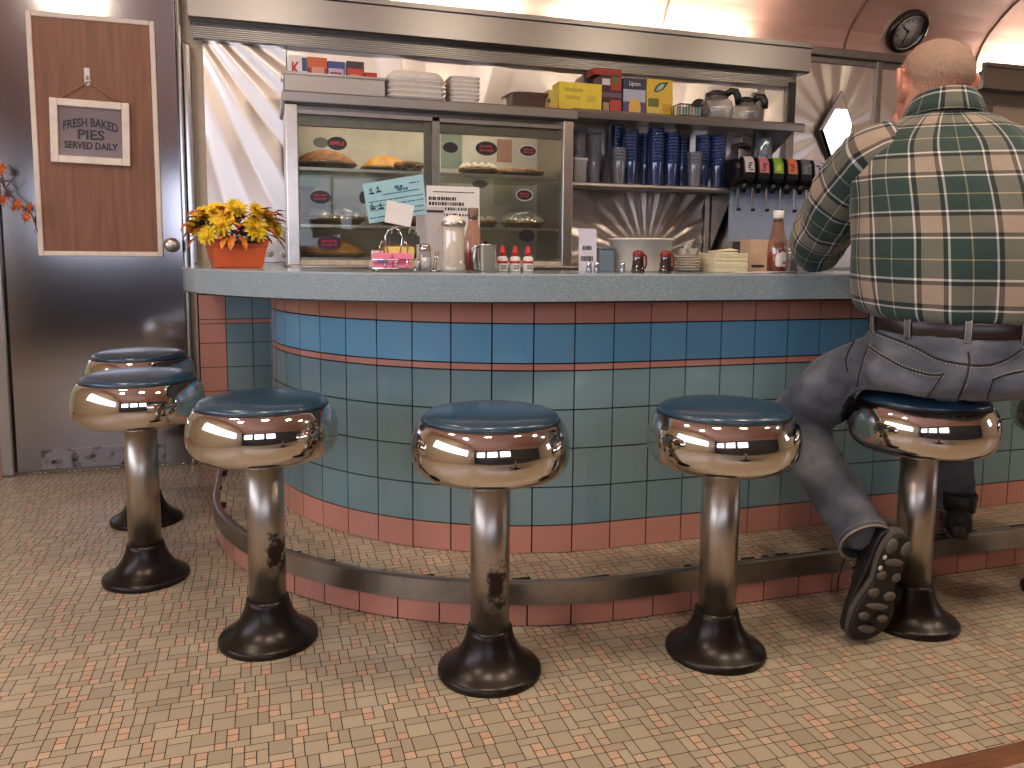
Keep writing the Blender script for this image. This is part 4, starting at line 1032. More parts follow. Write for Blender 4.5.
for x, y in ((.12, .78), (.24, .80), (.10, .40), (.24, .38)):
    m.tube([onslip(x - .03, y + .02) + n_*2, onslip(x, y + .09) + n_*2, onslip(x + .01, y - .06) + n_*2], .0012, 5); m.prism([onslip(x - .04, y - .07), onslip(x + .05, y - .07), onslip(x + .05, y - .03), onslip(x - .04, y - .03)], n_*2)
m.build('printed_figures', mat('slip_dark', (48, 60, 78), .7, 0, 0), bl)
slip('note_card', ((384.5, 222), (410.5, 227), (414.5, 206), (387, 200)), 2.058, .0006, M_paper, 'blank white note card clipped in front of the blue order slip', 'note card')
for u, lab in ((396, 'black binder clip with steel loops pinching the white note card'), (413, 'black binder clip at the right end of the packet rack')):
    p = on(u, 2.075); k = empty('binder_clip', p + V((0, 0, .070)), 0, lab, 'clip')
    MB().prism([(-.017, -.010, 0), (-.017, .010, 0), (-.017, .002, .022), (-.017, -.002, .022)], (.034, 0, 0)).build('clip_body', M_black, k)
    for s_ in (-1, 1): MB().tube([(-.008, s_*.003, .022), (-.010, s_*.009, .036), (0, s_*.012, .044), (.010, s_*.009, .036), (.008, s_*.003, .022)], .0011, 6).build('wire_loop', M_chrome, k)
# standing menu, card, shakers, sugar pourer and so on
def card(name, u0, u1, v0, v1, b, label, cat, rows, mt=M_paper, th=.002, lean=.05):
    p, q = R(u0, v1, b), R(u1, v0, b); o = empty(name, ((p.x + q.x)/2, b, CT + .0006), 0, label, cat); o.rotation_euler = (-lean, 0, 0)
    w_, h_ = q.x - p.x, q.z - CT; z0 = max(0, p.z - CT) if v1 < 258 else 0
    MB().box((-w_/2, 0, 0), (w_/2, th, h_), 0, .0006).build('sheet', mt, o)
    m = MB(); rn = random.Random(int(u0))
    for (y, x0, x1, hh_, dens) in rows:
        x = x0
        while x < x1:
            d_ = rn.uniform(.01, .045); m.box((-w_/2 + x*w_, -.0005, (y - hh_)*h_), (-w_/2 + min(x1, x + d_)*w_, .0001, (y + hh_)*h_)); x += d_ + dens*rn.uniform(.5, 1.5)
    if m.v: m.build('printed_text', M_ink, o)
    return o
card('menu_card', 427.5, 480.5, 187, 262, 2.24, 'white printed menu card standing behind the sugar pourer', 'menu', [(.93, .12, .9, .006, .008), (.85, .04, .55, .02, .012), (.79, .04, .7, .02, .014), (.73, .1, .75, .018, .02), (.66, .05, .8, .012, .02), (.60, .05, .7, .012, .02)])
nd = card('napkin_card', 417.5, 445, 207, 265, 2.14, 'plain grey-white upright card with dark top edge left of the sugar pourer', 'card', [], mat('grey_white_card', (206, 200, 198), .5, 0, .02), .012)
p, q = R(417.5, 209, 2.14), R(445, 206, 2.14); MB().box((-.036, -.002, .158), (.036, .014, .163)).build('dark_edge', M_ink, nd)
sh = empty('salt_shaker', on(425, 2.07), 0, 'small glass salt shaker with steel cap beside the packet rack', 'salt shaker')
MB().lathe([(.001, .0), (.0155, 0), (.017, .003), (.0165, .030), (.014, .052), (.0135, .054)], 20, 0, cap0=False, cap1=False, sq=3).build('glass', glassy('shaker_glass', (240, 240, 240), .12), sh)
MB().lathe([(.001, .003), (.0145, .003), (.0145, .036), (.001, .037)], 16, 0, cap0=False, cap1=False, sq=3).build('salt', mat('white_salt', (240, 236, 232), .9), sh)
MB().lathe([(.0145, .052), (.0152, .056), (.0150, .066), (.010, .072), (.001, .073)], 20, 0, cap0=False, cap1=False).build('cap', M_chrome, sh)
ps = on(435, 2.065); wr = empty('shaker_holder', ps, 0, 'bent wire holder beside the salt shaker', 'holder')
m = MB(); m.tube([(-.006, 0, .002), (.002, 0, .05)], .0013, 6).tube([(.002, .004, .002), (.010, .004, .052)], .0013, 6).tube([(-.010, -.006, .0015), (.012, -.006, .0015), (.012, .010, .0015), (-.010, .010, .0015)], .0015, 6, closed=True); m.build('wire', M_chrome, wr)
MB().box((-.013, -.010, 0), (.013, .012, .0012), 0).build('foot', M_black, wr)
# sugar pourer
u0 = 453.5; r = size(22.5, .47, 2.03)/2; h = .128
sg = empty('sugar_pourer', on(u0, 2.03), 0, 'tall white sugar pourer with domed lid, centre of the condiments', 'sugar pourer')
MB().lathe([(.001, 0), (r*1.06, 0), (r*1.10, .004), (r*1.08, .018), (r*.98, .022), (r*.97, h - .016), (r, h - .008), (r, h)], 32, 0, cap0=False, cap1=False).build('jar', glassy('sugar_glass', (244, 242, 236), .1, .35, (236, 228, 214)), sg)
MB().lathe([(.001, .004), (r*.92, .005), (r*.92, h - .014), (.001, h - .010)], 28, 0, cap0=False, cap1=False).build('sugar', mat('sugar', (232, 222, 206), .9, 0, .02), sg)
MB().lathe([(r*1.01, h - .012), (r*1.07, h - .010), (r*1.07, h), (r*1.0, h + .002)], 32, 0).build('collar', M_alum, sg)
MB().lathe([(r*1.0, h), (r*.9, h + .007), (r*.6, h + .014), (r*.25, h + .018), (.001, h + .019)], 32, 0, cap0=False, cap1=False).build('domed_lid', mat('polished_lid', (236, 232, 226), .2, .15, 0), sg)
MB().box((-.006, -.012, h + .012), (.006, .006, h + .021), 0, .002).build('pour_flap', M_chrome, sg)
# ketchup bottles
M_ketch = mat('ketchup', (140, 26, 14), .3, 0, .1); M_kres = glassy('smeared_glass', (236, 214, 200), .14, .16, (196, 130, 96))
def ketchup(u, b, s_, fill, label, lab):
    o = empty('ketchup_bottle', on(u, b), 0, label, 'ketchup bottle', 'glass ketchup bottles on the counter')
    pf = [(.0245, 0), (.027, .004), (.0275, .055), (.026, .078), (.020, .105), (.0145, .128), (.0125, .146), (.0125, .160)]
    MB().lathe([(.001, 0)] + [(a*s_, z*s_) for a, z in pf], 28, 0, cap0=False, cap1=False, sq=0).build('glass', M_kres, o)
    n_f = [(a*s_*.9, z*s_ + .002) for a, z in pf if z <= fill]; MB().lathe([(.001, .002)] + n_f + [(.001, n_f[-1][1] + .001)], 24, 0, cap0=False, cap1=False).build('sauce', M_ketch, o)
    MB().lathe([(.0145*s_, .150*s_), (.0150*s_, .152*s_), (.0150*s_, .170*s_), (.013*s_, .172*s_), (.001, .172*s_)], 24, 0, cap1=False).build('cap', M_white if lab else mat('brown_cap', (120, 92, 74), .4), o)
    MB().lathe([(.0130*s_, .140*s_), (.0134*s_, .142*s_), (.0134*s_, .147*s_), (.0130*s_, .149*s_)], 24, 0).build('neck_band', mat('neck_foil', (96, 70, 56), .4, .3), o)
    if lab:
        vs = []; fs = []
        for i in range(9):
            t = -pi/2 - .75 + 1.5*i/8; vs += [(.0279*s_*cos(t), .0279*s_*sin(t), (.016 if abs(i - 4) < 4 else .02)*s_), (.0277*s_*cos(t), .0277*s_*sin(t), (.058 - .010*(abs(i - 4)/4))*s_)]
        l_ = MB().add(vs, [(2*i, 2*i + 2, 2*i + 3, 2*i + 1) for i in range(8)], 0, smooth=True).build('label', M_paper, o)
        MB().ball((.004*s_, -.0282*s_, .026*s_), (.004*s_, .0012, .005*s_)).build('label_tomato', M_red, l_)
    return o
ketchup(473, 2.10, .98, .056, 'nearly empty glass ketchup bottle between the sugar pourer and the steel creamer', False)
ketchup(776.5, 2.06, 1.06, .056, 'labelled glass ketchup bottle beside the man\'s elbow', True)
# steel creamer
cr = empty('steel_creamer', on(487, 2.02), 0, 'small stainless steel creamer jug with black lid knob', 'creamer')
r = size(19, .55, 2.02)/2
MB().lathe([(.001, .001), (r*.96, 0), (r, .003), (r*.98, .068), (r*1.03, .071), (r*1.0, .072), (r*.9, .070), (r*.9, .068), (.001, .069)], 32, 0, cap0=False, cap1=False).build('body', M_chrome, cr)
MB().box((-r*1.05, -.006, .066), (r*1.05, .008, .071), 0, .001).build('hinge_lid', M_steel, cr)
MB().ball((-.004, 0, .076), (.007, .006, .004)).build('lid_knob', M_black, cr)
MB().tube([(-r*.95, -.004, .066), (-r*1.32, -.004, .064), (-r*1.38, -.004, .035), (-r*1.3, -.004, .008), (-r*.98, -.004, .006)], .003, 8, flat=2).build('handle', M_steel, cr)
# three small squeeze bottles
for i, (u, lb) in enumerate(((502.5, 'left one of three small red capped squeeze bottles, beside the steel creamer'), (515, 'middle one of three small red capped squeeze bottles on the counter'), (528, 'right one of three small red capped squeeze bottles on the counter'))):
    o = empty('squeeze_bottle', on(u, 2.06), 0, lb, 'squeeze bottle', 'small red capped squeeze bottles'); r = .0145
    MB().lathe([(.001, 0), (r*.94, 0), (r, .003), (r, .032), (r*.9, .038), (r*.5, .042), (r*.5, .044)], 22, 0, cap0=False, cap1=False).build('bottle', M_white, o)
    MB().lathe([(r*1.015, .022), (r*1.02, .0225), (r*1.02, .028), (r*1.015, .0285)], 22, 0).build('red_band', M_red, o)
    MB().lathe([(r*.62, .041), (r*.62, .054), (r*.44, .056), (r*.34, .068), (.001, .069)], 20, 0, cap1=False).build('cap', M_red, o)
    m = MB()
    for j in range(2): m.box((-r*.5, -r*1.03, .008 + j*.006), (r*.45, -r*.86, .0105 + j*.006))
    m.build('label_print', M_ink, o)
# right hand group
card('menu_card', 579, 597.5, 229, 266, 2.10, 'small pale picture card standing right of the pie case post', 'card', [(.55, .2, .7, .05, .02), (.3, .1, .8, .06, .02)], mat('lilac_white_card', (206, 202, 216), .6, 0, .03))
for u, lb in ((589, 'small chrome topped shaker before the pale picture card'), (596.5, 'second small chrome topped shaker, nearer the white crock'), (622.5, 'tiny chrome shaker standing in front of the white crock')):
    o = empty('small_shaker', on(u, 2.0 if u < 600 else 1.97), 0, lb, 'shaker')
    MB().lathe([(.001, 0), (.0075, 0), (.008, .002), (.0075, .014), (.006, .018)], 16, 0, cap0=False, cap1=False).build('glass', glassy('tiny_shaker_glass_%d' % int(u), (200, 206, 214), .2, .3, (150, 156, 166)), o)
    MB().lathe([(.0065, .0178), (.007, .020), (.006, .026), (.001, .028)], 16, 0, cap1=False).build('cap', M_chrome, o)
bxp = on(604, 2.12); o = empty('blue_grey_box', bxp, 0, 'small blue grey box tucked at the left of the white crock', 'box')
MB().box((-.022, -.02, 0), (.022, .02, .060), 0, .002).build('body', mat('blue_grey_card', (104, 122, 134), .6, 0, .05), o); MB().box((-.023, -.021, .060), (.023, .021, .066), 0, .002).build('lid', mat('dark_grey_card', (70, 78, 84), .6), o)
# white crock
u0 = 640.5; b0 = 2.14; r = size(63, 1.07, b0)/2
ck_ = empty('white_crock', on(u0, b0), 0, 'wide white plastic crock on the counter, behind two dark syrup jars', 'crock')
hc = HT(239, 640, b0)
MB().lathe([(.001, 0), (r*.88, 0), (r*.90, .004), (r*.97, hc - .006), (r*1.03, hc - .005), (r*1.03, hc), (r*.95, hc + .001), (r*.88, .008), (.001, .006)], 40, 0, cap0=False, cap1=False).build('body', mat('ivory_plastic', (216, 208, 194), .4, 0, .02), ck_)
m = MB()
for k in range(16):
    t = random.uniform(0, 2*pi); q = random.uniform(0, .7)*r; m.ball((q*cos(t), q*sin(t), hc - .014), (.016, .013, .010 + .006*random.random()), M=Matrix.Rotation(random.uniform(0, 3), 3, 'Z'))
m.build('wrapped_contents', mat('crumpled_wrap', (222, 216, 206), .5, 0, .05, 60, .8, 90), ck_)
for u, lb in ((638, 'left of two dark syrup jars with red lids before the white crock'), (665.5, 'right of two dark syrup jars with red lids before the white crock')):
    o = empty('syrup_jar', on(u, 1.985), 0, lb, 'syrup jar', 'dark syrup jars with red lids'); r2 = .0175
    MB().lathe([(.001, 0), (r2*1.05, 0), (r2*1.08, .006), (r2*.98, .008), (r2*.80, .042), (r2*.8, .044)], 26, 0, cap0=False, cap1=False).build('glass', glassy('syrup_glass_%d' % u, (150, 120, 110), .16, .2, (60, 40, 34)), o)
    MB().lathe([(.001, .007), (r2*.92, .008), (r2*.76, .038), (.001, .039)], 24, 0, cap0=False, cap1=False).build('syrup', mat('dark_syrup', (26, 15, 12), .2), o)
    MB().lathe([(r2*.86, .041), (r2*.90, .043), (r2*.88, .053), (r2*.6, .059), (.001, .060)], 24, 0, cap1=False).build('lid', mat('dark_red_lid', (128, 26, 22), .35), o)
    MB().tube([(r2*.75, -.004, .050), (r2*1.25, -.004, .044), (r2*1.3, -.004, .02), (r2*1.02, -.004, .010)], .003, 8).build('handle', mat('dark_red_lid', (128, 26, 22), .35), o)
# saucers with white cups of creamer on top
sc_ = MB(); r = size(27, 1.17, 2.1)/2
sc_.lathe([(.001, .0015), (r*.55, 0), (r*.6, .002), (r*.96, .006), (r, .0075), (r*.97, .0085), (r*.55, .005), (.001, .0045)], 36, 0, cap0=False, cap1=False)
sm_ = sc_.mesh('saucer', mat('stoneware', (206, 196, 178), .25, 0, .03))
p = on(687, 2.10)
for k in range(6):
    o = bpy.data.objects.new('saucer', sm_); COL.objects.link(o); o.location = p + V((random.uniform(-.001, .001), 0, .0074*k)); tag(o, 'cream stoneware saucer in the pile between the syrup jars and napkins', 'saucer', 'piled saucers')
for k, (dx, dy, dz) in enumerate(((-.016, 0, 0), (.014, -.006, 0), (.0, .012, 0), (-.001, -.001, .017))):
    o = MB().lathe([(.001, 0), (.010, 0), (.013, .016), (.0142, .0165), (.001, .0172)], 16, 0, cap0=False, cap1=False).build('creamer_cup', M_white, None, p + V((dx, dy, .0505 + dz)), 'tiny white creamer cup heaped on the saucer pile', 'creamer cup', 'creamer cups on the saucers')
# napkin pile
p = on(722.5, 2.08); w_ = size(38, 1.29, 2.08)/2
np_ = empty('napkin_pile', p, 0, 'square pile of pale yellow paper napkins on the counter', 'napkins')
m = MB(); rn = random.Random(4)
for k in range(15):
    dx, dy = rn.uniform(-.0012, .0012), rn.uniform(-.0012, .0012); m.box((-w_ + dx, -.045 + dy, k*.0037), (w_ + dx, .045 + dy, k*.0037 + .0034), 0, .0007)
m.build('folded_sheets', mat('napkin_paper', (222, 212, 176), .8, 0, .03), np_)
m = MB()
for k in range(2): m.prism([V((-w_*.9 + k*.01, -.03, .056 + k*.004)), V((w_*.5, -.036, .056 + k*.006)), V((w_*.8, .03, .060 + k*.008)), V((-w_*.6, .036, .058))], (0, 0, .002))
m.build('loose_sheet', mat('napkin_paper', (222, 212, 176), .8, 0, .03), np_)
tb_ = on(756, 2.22); o = empty('tan_box', tb_, 0, 'tan card box behind the ketchup bottle near the soda machine', 'box')
w_ = size(27, 1.45, 2.22)/2; MB().box((-w_, -.03, 0), (w_, .03, HT(240, 756, 2.22)), 0, .002).build('body', mat('tan_card', (200, 168, 140), .6, 0, .04), o)
MB().box((-w_ + .006, -.0312, .012), (w_*.2, -.0298, .02)).build('printed_line', M_ink, o)
for k in range(4):
    c = on(752 + 7*k, 1.955 + .012*k) + V((0, 0, .0009*k)); o = MB().box((-.055, -.02, 0), (.055, .02, .0006)).build('paper_sheet', M_paper, None, c, 'loose white guest check lying flat on the counter by the ketchup', 'paper', 'guest checks lying on the counter'); o.rotation_euler = (0, 0, radians(random.uniform(-6, 6)))
o = empty('water_glass', on(791.5, 2.0), 0, 'clear water glass between the labelled ketchup and the plaid sleeve', 'glass')
r = size(13, 1.5, 2.0)/2
MB().lathe([(.001, .004), (r*.8, .004), (r*.84, 0), (r, .095), (r*.95, .095), (r*.8, .006)], 26, 0, cap0=False, cap1=False).build('tumbler', glassy('water_glass_glass', (228, 230, 230), .2, .12, (220, 214, 206)), o)
MB().lathe([(.001, .007), (r*.76, .007), (r*.9, .07), (.001, .07)], 24, 0, cap0=False, cap1=False).build('water', glassy('water', (226, 228, 226), .1, .1), o)
# pie sign on the door
sg = empty('pie_sign', (0, 0, 0), 0, 'white framed pie sign hanging on a twine from the wooden door panel', 'sign')
SBY = WB - .036
Pq = [R(u, v, SBY) for u, v in ((53, 162), (132, 167), (129, 104), (49, 98))]
cS = sum(Pq, V())/4; sg.location = (cS.x, SBY, cS.z)
W_ = ((Pq[1] - Pq[0]).length + (Pq[2] - Pq[3]).length)/2; H_ = ((Pq[3] - Pq[0]).length + (Pq[2] - Pq[1]).length)/2
sg.rotation_euler = (0, radians(1.2), 0)
m = MB(); t = .028; x, z = W_/2, H_/2
for lo, hi in (((-x, -.022, -z), (-x + t, 0, z)), ((x - t, -.022, -z), (x, 0, z)), ((-x + t, -.022, -z), (x - t, 0, -z + t)), ((-x + t, -.022, z - t), (x - t, 0, z))): m.box(lo, hi, 0, .003)
m.build('frame', mat('white_sign_frame', (232, 220, 204), .5, 0, .04), sg)
MB().box((-x + t - .003, -.008, -z + t - .003), (x - t + .003, -.001, z - t + .003)).build('chalk_panel', mat('grey_brown_glass_panel', (138, 126, 128), .12, 0, .12, 4), sg)
M_let = mat('dark_lettering', (34, 30, 40), .5, 0, 0)
IW = W_ - 2*t
text('FRESH BAKED', 'lettering', M_let, sg, (0, -.0088, H_*.15), H_*.19, IW*.86, bold=.03, curve=H_*.075)
text('PIES', 'lettering', M_let, sg, (0, -.0088, -H_*.045), H_*.21, IW*.42, bold=.03)
text('SERVED DAILY', 'lettering', M_let, sg, (0, -.0088, -H_*.215), H_*.15, IW*.84, bold=.035)
hk = R(87, 76, WB - .04); hkl = V((hk.x - cS.x, -.006, R(88, 82, WB - .04).z - cS.z))
m = MB()
for s_ in (-1, 1): m.tube([(hkl.x + s_*.002, -.008, hkl.z), ((hkl.x + s_*x*.78)/2, -.010, (hkl.z + z)/2), (s_*x*.78, -.012, z - .002)], .0022, 6)
m.build('twine', mat('jute_twine', (170, 132, 84), .9, 0, .2, 200), sg)
ho = empty('adhesive_hook', (hk.x, WB - .0345, hk.z), 0, 'small white adhesive hook on the wooden door panel above the pie sign', 'hook')
MB().box((-.011, -.005, -.036), (.011, 0, .032), 0, .004).build('plate', M_white, ho)
MB().tube([(0, -.004, .0), (0, -.014, -.012), (0, -.020, -.010), (0, -.021, .004)], .004, 8).build('prong', M_white, ho)
# autumn leaf spray at the far left
lb = WB - .11
ls = empty('hanging_leaf_spray', R(2, 185, lb), 0, 'spray of dried orange maple leaves hanging at the left of the door', 'branch'); l0 = ls.location.copy()
stem_px = [(-30, 150), (-22, 176), (0, 178), (6, 190), (16, 200), (24, 208), (31, 213), (35, 222), (37, 231)]
MB().tube([R(u, v, lb) - l0 for u, v in stem_px], [.004, .004, .004, .0035, .003, .0028, .0024, .0022, .0018], 8).tube([R(6, 188, lb) - l0, R(10, 182, lb) - l0, R(15, 176, lb) - l0], .002, 6).tube([R(-4, 160, lb) - l0, R(2, 175, lb) - l0, R(6, 190, lb) - l0], .0025, 6).build('stem', mat('dry_stem', (96, 62, 44), .8, 0, .2), ls)
MB().tube([R(36 + 1.6*cos(k), 231 + 2.2*sin(k), lb) - l0 for k in (0, 1, 2, 3, 4, 5, 6)], .0014, 6).build('tendril', mat('dry_stem', (96, 62, 44), .8, 0, .2), ls)
M_ml = mat('orange_maple_leaf', (196, 96, 40), .6, 0, .25, 60)
for u, v, s_ in ((18, 205, .032), (30, 207, .026), (26, 217, .032), (13, 208, .02), (1, 168, .034), (-6, 190, .034), (3, 200, .03)):
    c = R(u, v, lb - .006) - l0; P_ = []
    for k in range(14):
        t = 2*pi*k/14 + u; rr_ = s_*(1.0 if k % 2 == 0 else .42)*random.uniform(.8, 1.1); P_.append(c + V((rr_*cos(t)*.75, .25*rr_*sin(2*t), rr_*sin(t))))
    m = MB(); m.add([c + V((0, -.006, 0))] + P_, [(0, 1 + k, 1 + (k + 1) % 14) for k in range(14)]); o = m.build('maple_leaf', M_ml, ls)
    sd = o.modifiers.new('t', 'SOLIDIFY'); sd.thickness = .0008
# booth table close to the viewer, bottom right corner of the picture
tz = .60; e1_, e2_ = RZ(885, 768, tz), RZ(1024, 738, tz); yb = (e1_.y + e2_.y)/2
bt = empty('booth_table', (e1_.x + .5, yb - .362, 0), 0, 'wood edged booth table whose corner shows at the bottom right', 'table')
x0, x1 = e1_.x - .12 - (e1_.x + .5), .75
MB().box((x0 + .012, -.35, tz - .028), (x1, .338, tz), 0, .002).build('tabletop', mat('glossy_table_laminate', (168, 158, 158), .12, 0, .05), bt)
MB().box((x0 + .0, -.35, tz - .034), (x1, -.338 + .0, tz + .0), 0).box((x0, -.35, tz - .034), (x0 + .0118, .35, tz), 0, .002).box((x0, .3385, tz - .034), (x1, .362, tz), 0, .004).build('wood_edge', mat('worn_wood_edge', (98, 62, 40), .3, 0, .2, 30, stretch=(1, 8, 8)), bt)
MB().lathe([(.03, .02), (.03, tz - .04)], 24, 0, (.1, 0, 0)).build('pedestal', M_steel, bt)
MB().lathe([(.2, 0), (.2, .012), (.05, .03), (.03, .04)], 32, 0, (.1, 0, 0)).build('foot', M_black, bt)
# ------------------------------------------------------------------ the seated man
def PD(u, v, D):
    d = ray(u, v)*D; return V((d.x, d.y, EYE + d.z))
PHI = radians(35); FW = V((sin(PHI), cos(PHI), 0)); RT_ = V((cos(PHI), -sin(PHI), 0))
man = empty('person', (1.545, 1.45, 0), 0, 'man in green plaid shirt and grey jeans seated at the counter, back turned', 'person')
mo = man.location.copy()
def ML(me): me.transform(Matrix.Translation(-mo)); return me
def ring(c, rx, ry, f=FW, r=RT_, n=48, e=2.3):
    tl = .018*max(0, min(1, (.95 - c[2])/.15)) if c[2] > .69 else .018*max(0, (c[2] - .6)/.09)      # the waist sits lower at the back
    P_ = []
    for k in range(n):
        t = 2*pi*k/n; ct_, st_ = cos(t), sin(t)
        q = (abs(ct_)**e + abs(st_)**e)**(-1/e)
        P_.append(V(c) + r*(rx*q*ct_) + f*(ry*q*st_) + V((0, 0, tl*st_)))
    return P_
def bez(P_, n=24):
    """smooth curve through the joints"""
    P_ = [V(p) for p in P_]; out = []
    for i in range(len(P_) - 1):
        p0, p1, p2, p3 = P_[max(0, i - 1)], P_[i], P_[i + 1], P_[min(len(P_) - 1, i + 2)]
        for k in range(n):
            t = k/n; out.append(.5*((2*p1) + (p2 - p0)*t + (2*p0 - 5*p1 + 4*p2 - p3)*t*t + (3*p1 - p0 - 3*p2 + p3)*t**3))
    return out + [P_[-1]]
def lerpl(vals, m):
    n = len(vals) - 1; out = []
    for i in range(m):
        x = n*i/(m - 1); k = min(n - 1, int(x)); t = x - k; t = t*t*(3 - 2*t); out.append(vals[k]*(1 - t) + vals[k + 1]*t)
    return out
def limb(mb, joints, radii, n=20, seg=8):
    P_ = bez(joints, seg); rr_ = lerpl(radii, len(P_)); mb.tube(P_, rr_, n)
    mb.ball(P_[0], rr_[0]*.98); mb.ball(P_[-1], rr_[-1]*.98)
# skeleton
LSH, LEL, LWR = V((1.418, 1.622, 1.126)), V((1.497, 1.885, .925)), V((1.634, 1.800, 1.205))
RSH, REL, RWR = V((1.745, 1.405, 1.115)), V((1.985, 1.60, .945)), V((1.99, 1.90, .928))
LHP, LKN, LAN = V((1.475, 1.50, .675)), V((1.385, 1.805, .455)), V((1.328, 1.490, .262))
RHP, RKN, RAN = V((1.63, 1.40, .675)), V((1.835, 1.765, .575)), V((1.905, 1.765, .20))
HC = V((1.581, 1.614, 1.320)); PH = radians(12); HF = V((sin(PH), cos(PH), 0)); HR = V((cos(PH), -sin(PH), 0))
def hp(x, y, z): return HC + HR*x + HF*y + V((0, 0, z))
TOR = [(.655, 1.535, 1.440, .195, .150), (.700, 1.540, 1.447, .190, .150), (.765, 1.545, 1.455, .182, .150), (.80, 1.547, 1.459, .224, .168), (.88, 1.550, 1.470, .232, .177), (.97, 1.553, 1.485, .229, .170),
       (1.05, 1.560, 1.505, .228, .160), (1.11, 1.566, 1.525, .222, .146), (1.155, 1.571, 1.540, .212, .134), (1.19, 1.577, 1.552, .184, .118), (1.22, 1.582, 1.563, .140, .100), (1.245, 1.586, 1.572, .082, .076)]
body = MB()
body.loft([ring((a, b, z), rx - .014, ry - .016) for z, a, b, rx, ry in TOR])
body.tube(bez([V((1.583, 1.562, 1.19)), V((1.588, 1.580, 1.25)), hp(0, -.012, -.055)], 8), lerpl([.066, .060, .060], 17), 24)
body.ball(hp(0, -.010, .022), (.078, .097, .083), M=Matrix((HR, HF, V((0, 0, 1)))).transposed(), n=32)
body.ball(hp(0, .012, -.035), (.066, .082, .085), M=Matrix((HR, HF, V((0, 0, 1)))).transposed(), n=32)
body.ball(hp(0, .050, -.085), (.042, .040, .030), M=Matrix((HR, HF, V((0, 0, 1)))).transposed())
body.ball(hp(0, .094, -.022), (.014, .022, .020)); body.ball(hp(0, .084, .0), (.010, .014, .03))          # nose
for s_ in (-1, 1):
    body.ball(hp(s_*.030, .074, .035), (.024, .014, .010)); body.ball(hp(s_*.03, .070, .012), (.014, .012, .009))   # brow, eye
body.ball(hp(0, .082, -.062), (.026, .013, .008)); body.ball(hp(0, .080, -.073), (.022, .012, .008))       # lips
for s_ in (-1, 1):
    # ear: helix, lobe, concha
    pe = [hp(s_*.074, .010, -.030), hp(s_*.080, -.004, -.026), hp(s_*.096, -.020, -.005), hp(s_*.100, -.024, .018), hp(s_*.093, -.010, .036), hp(s_*.080, .008, .026), hp(s_*.076, .014, .008)]
    body.tube(bez(pe, 5), lerpl([.0095, .0092, .0080, .0074, .0068, .006, .005], 31), 10)
    body.ball(hp(s_*.078, .0, .0), (.008, .016, .026), M=Matrix((HR, HF, V((0, 0, 1)))).transposed())
    body.ball(hp(s_*.078, .006, -.030), (.008, .009, .010))
limb(body, [LSH, LSH.lerp(LEL, .5), LEL], [.062, .052, .044]); limb(body, [LEL, LEL.lerp(LWR, .35), LWR], [.043, .044, .029])
limb(body, [RSH, RSH.lerp(REL, .5), REL], [.062, .052, .044]); limb(body, [REL, REL.lerp(RWR, .35), RWR], [.043, .044, .029])
limb(body, [LHP, LHP.lerp(LKN, .5) + V((-.01, 0, .045)), LKN], [.066, .064, .054]); limb(body, [LKN, LKN.lerp(LAN, .35), LAN], [.052, .053, .036])
limb(body, [RHP, RHP.lerp(RKN, .5), RKN], [.066, .064, .054]); limb(body, [RKN, RKN.lerp(RAN, .35), RAN], [.052, .053, .036])
def hand(wr, ax, side, nrm_, curl, s_=1.0):
    """palm, four unequal fingers curling towards nrm_, thumb leaving the side of the palm"""
    ax = V(ax).normalized(); nrm_ = V(nrm_); nrm_ = (nrm_ - ax*nrm_.dot(ax)).normalized(); sd = ax.cross(nrm_)*side
    M = Matrix((sd, ax, nrm_)).transposed()
    body.ball(wr + ax*.045, (.040*s_, .050, .017), M=M, n=20); body.ball(wr + ax*.012, (.028*s_, .03, .019), M=M)
    for i, (x, L) in enumerate(((-.029, .068), (-.010, .078), (.010, .074), (.028, .058))):
        p = wr + ax*(.082 - abs(x)*.25) + sd*x*s_; d = ax.copy(); pts_ = [p - ax*.02, p]; a_ = 0
        for j, fr in enumerate((.45, .32, .23)):
            a_ += curl*(1, 1.15, .7)[j]; dd = ax*cos(a_) + nrm_*sin(a_); p = p + dd*L*fr; pts_.append(p)
        P_ = bez(pts_, 5); body.tube(P_, lerpl([.0098, .0095, .009, .0082, .0072], len(P_)), 10); body.ball(pts_[-1], .0071)
    p = wr + ax*.030 + sd*(-.034*s_); q = p + ax*.028 - sd*.020 + nrm_*.012; t = q + ax*.026 - sd*.002 + nrm_*.016
    P_ = bez([wr + ax*.018 - sd*.015, p, q, t], 5); body.tube(P_, lerpl([.014, .0125, .0105, .0082], len(P_)), 10); body.ball(t, .008)
hand(LWR, V((.08, .0, .30)), 1, HF*-.3 + V((.9, -.35, .0)), .95)
hand(RWR, V((-.25, .30, -.06)), -1, V((0, 0, -1)), .28)
M_skin = None
t_ = NT('skin'); g_ = t_.noise(14, 4)
t_.set('Base Color', t_.ramp(g_, [(.3, (198, 128, 104)), (.55, (216, 150, 122)), (.75, (224, 166, 138))])); t_.set('Roughness', .5); t_.set('Subsurface Weight', .12); t_.set('Subsurface Radius', (.012, .005, .003)); t_.bump(t_.noise(160, 4), .12, .001)
def drape(me, o_, rad, zt_):
    """cloth and flesh give way where they press on the stool"""
    sa, sb = STOOLS[5].location.x, STOOLS[5].location.y
    for w in me.vertices:
        p = w.co + o_; d_ = V((p.x - sa, p.y - sb, 0)); L = d_.length
        if L < rad and .40 < p.z < zt_:
            if L < .160: w.co.z = zt_ - o_.z
            else: q = d_*((rad + .008)/L); w.co.x, w.co.y = sa + q.x - o_.x, sb + q.y - o_.y
bme = remesh(body, .0048, 5); drape(bme, V((0, 0, 0)), .182, .596)
bo = meshobj('body', ML(bme), t_.m, man)
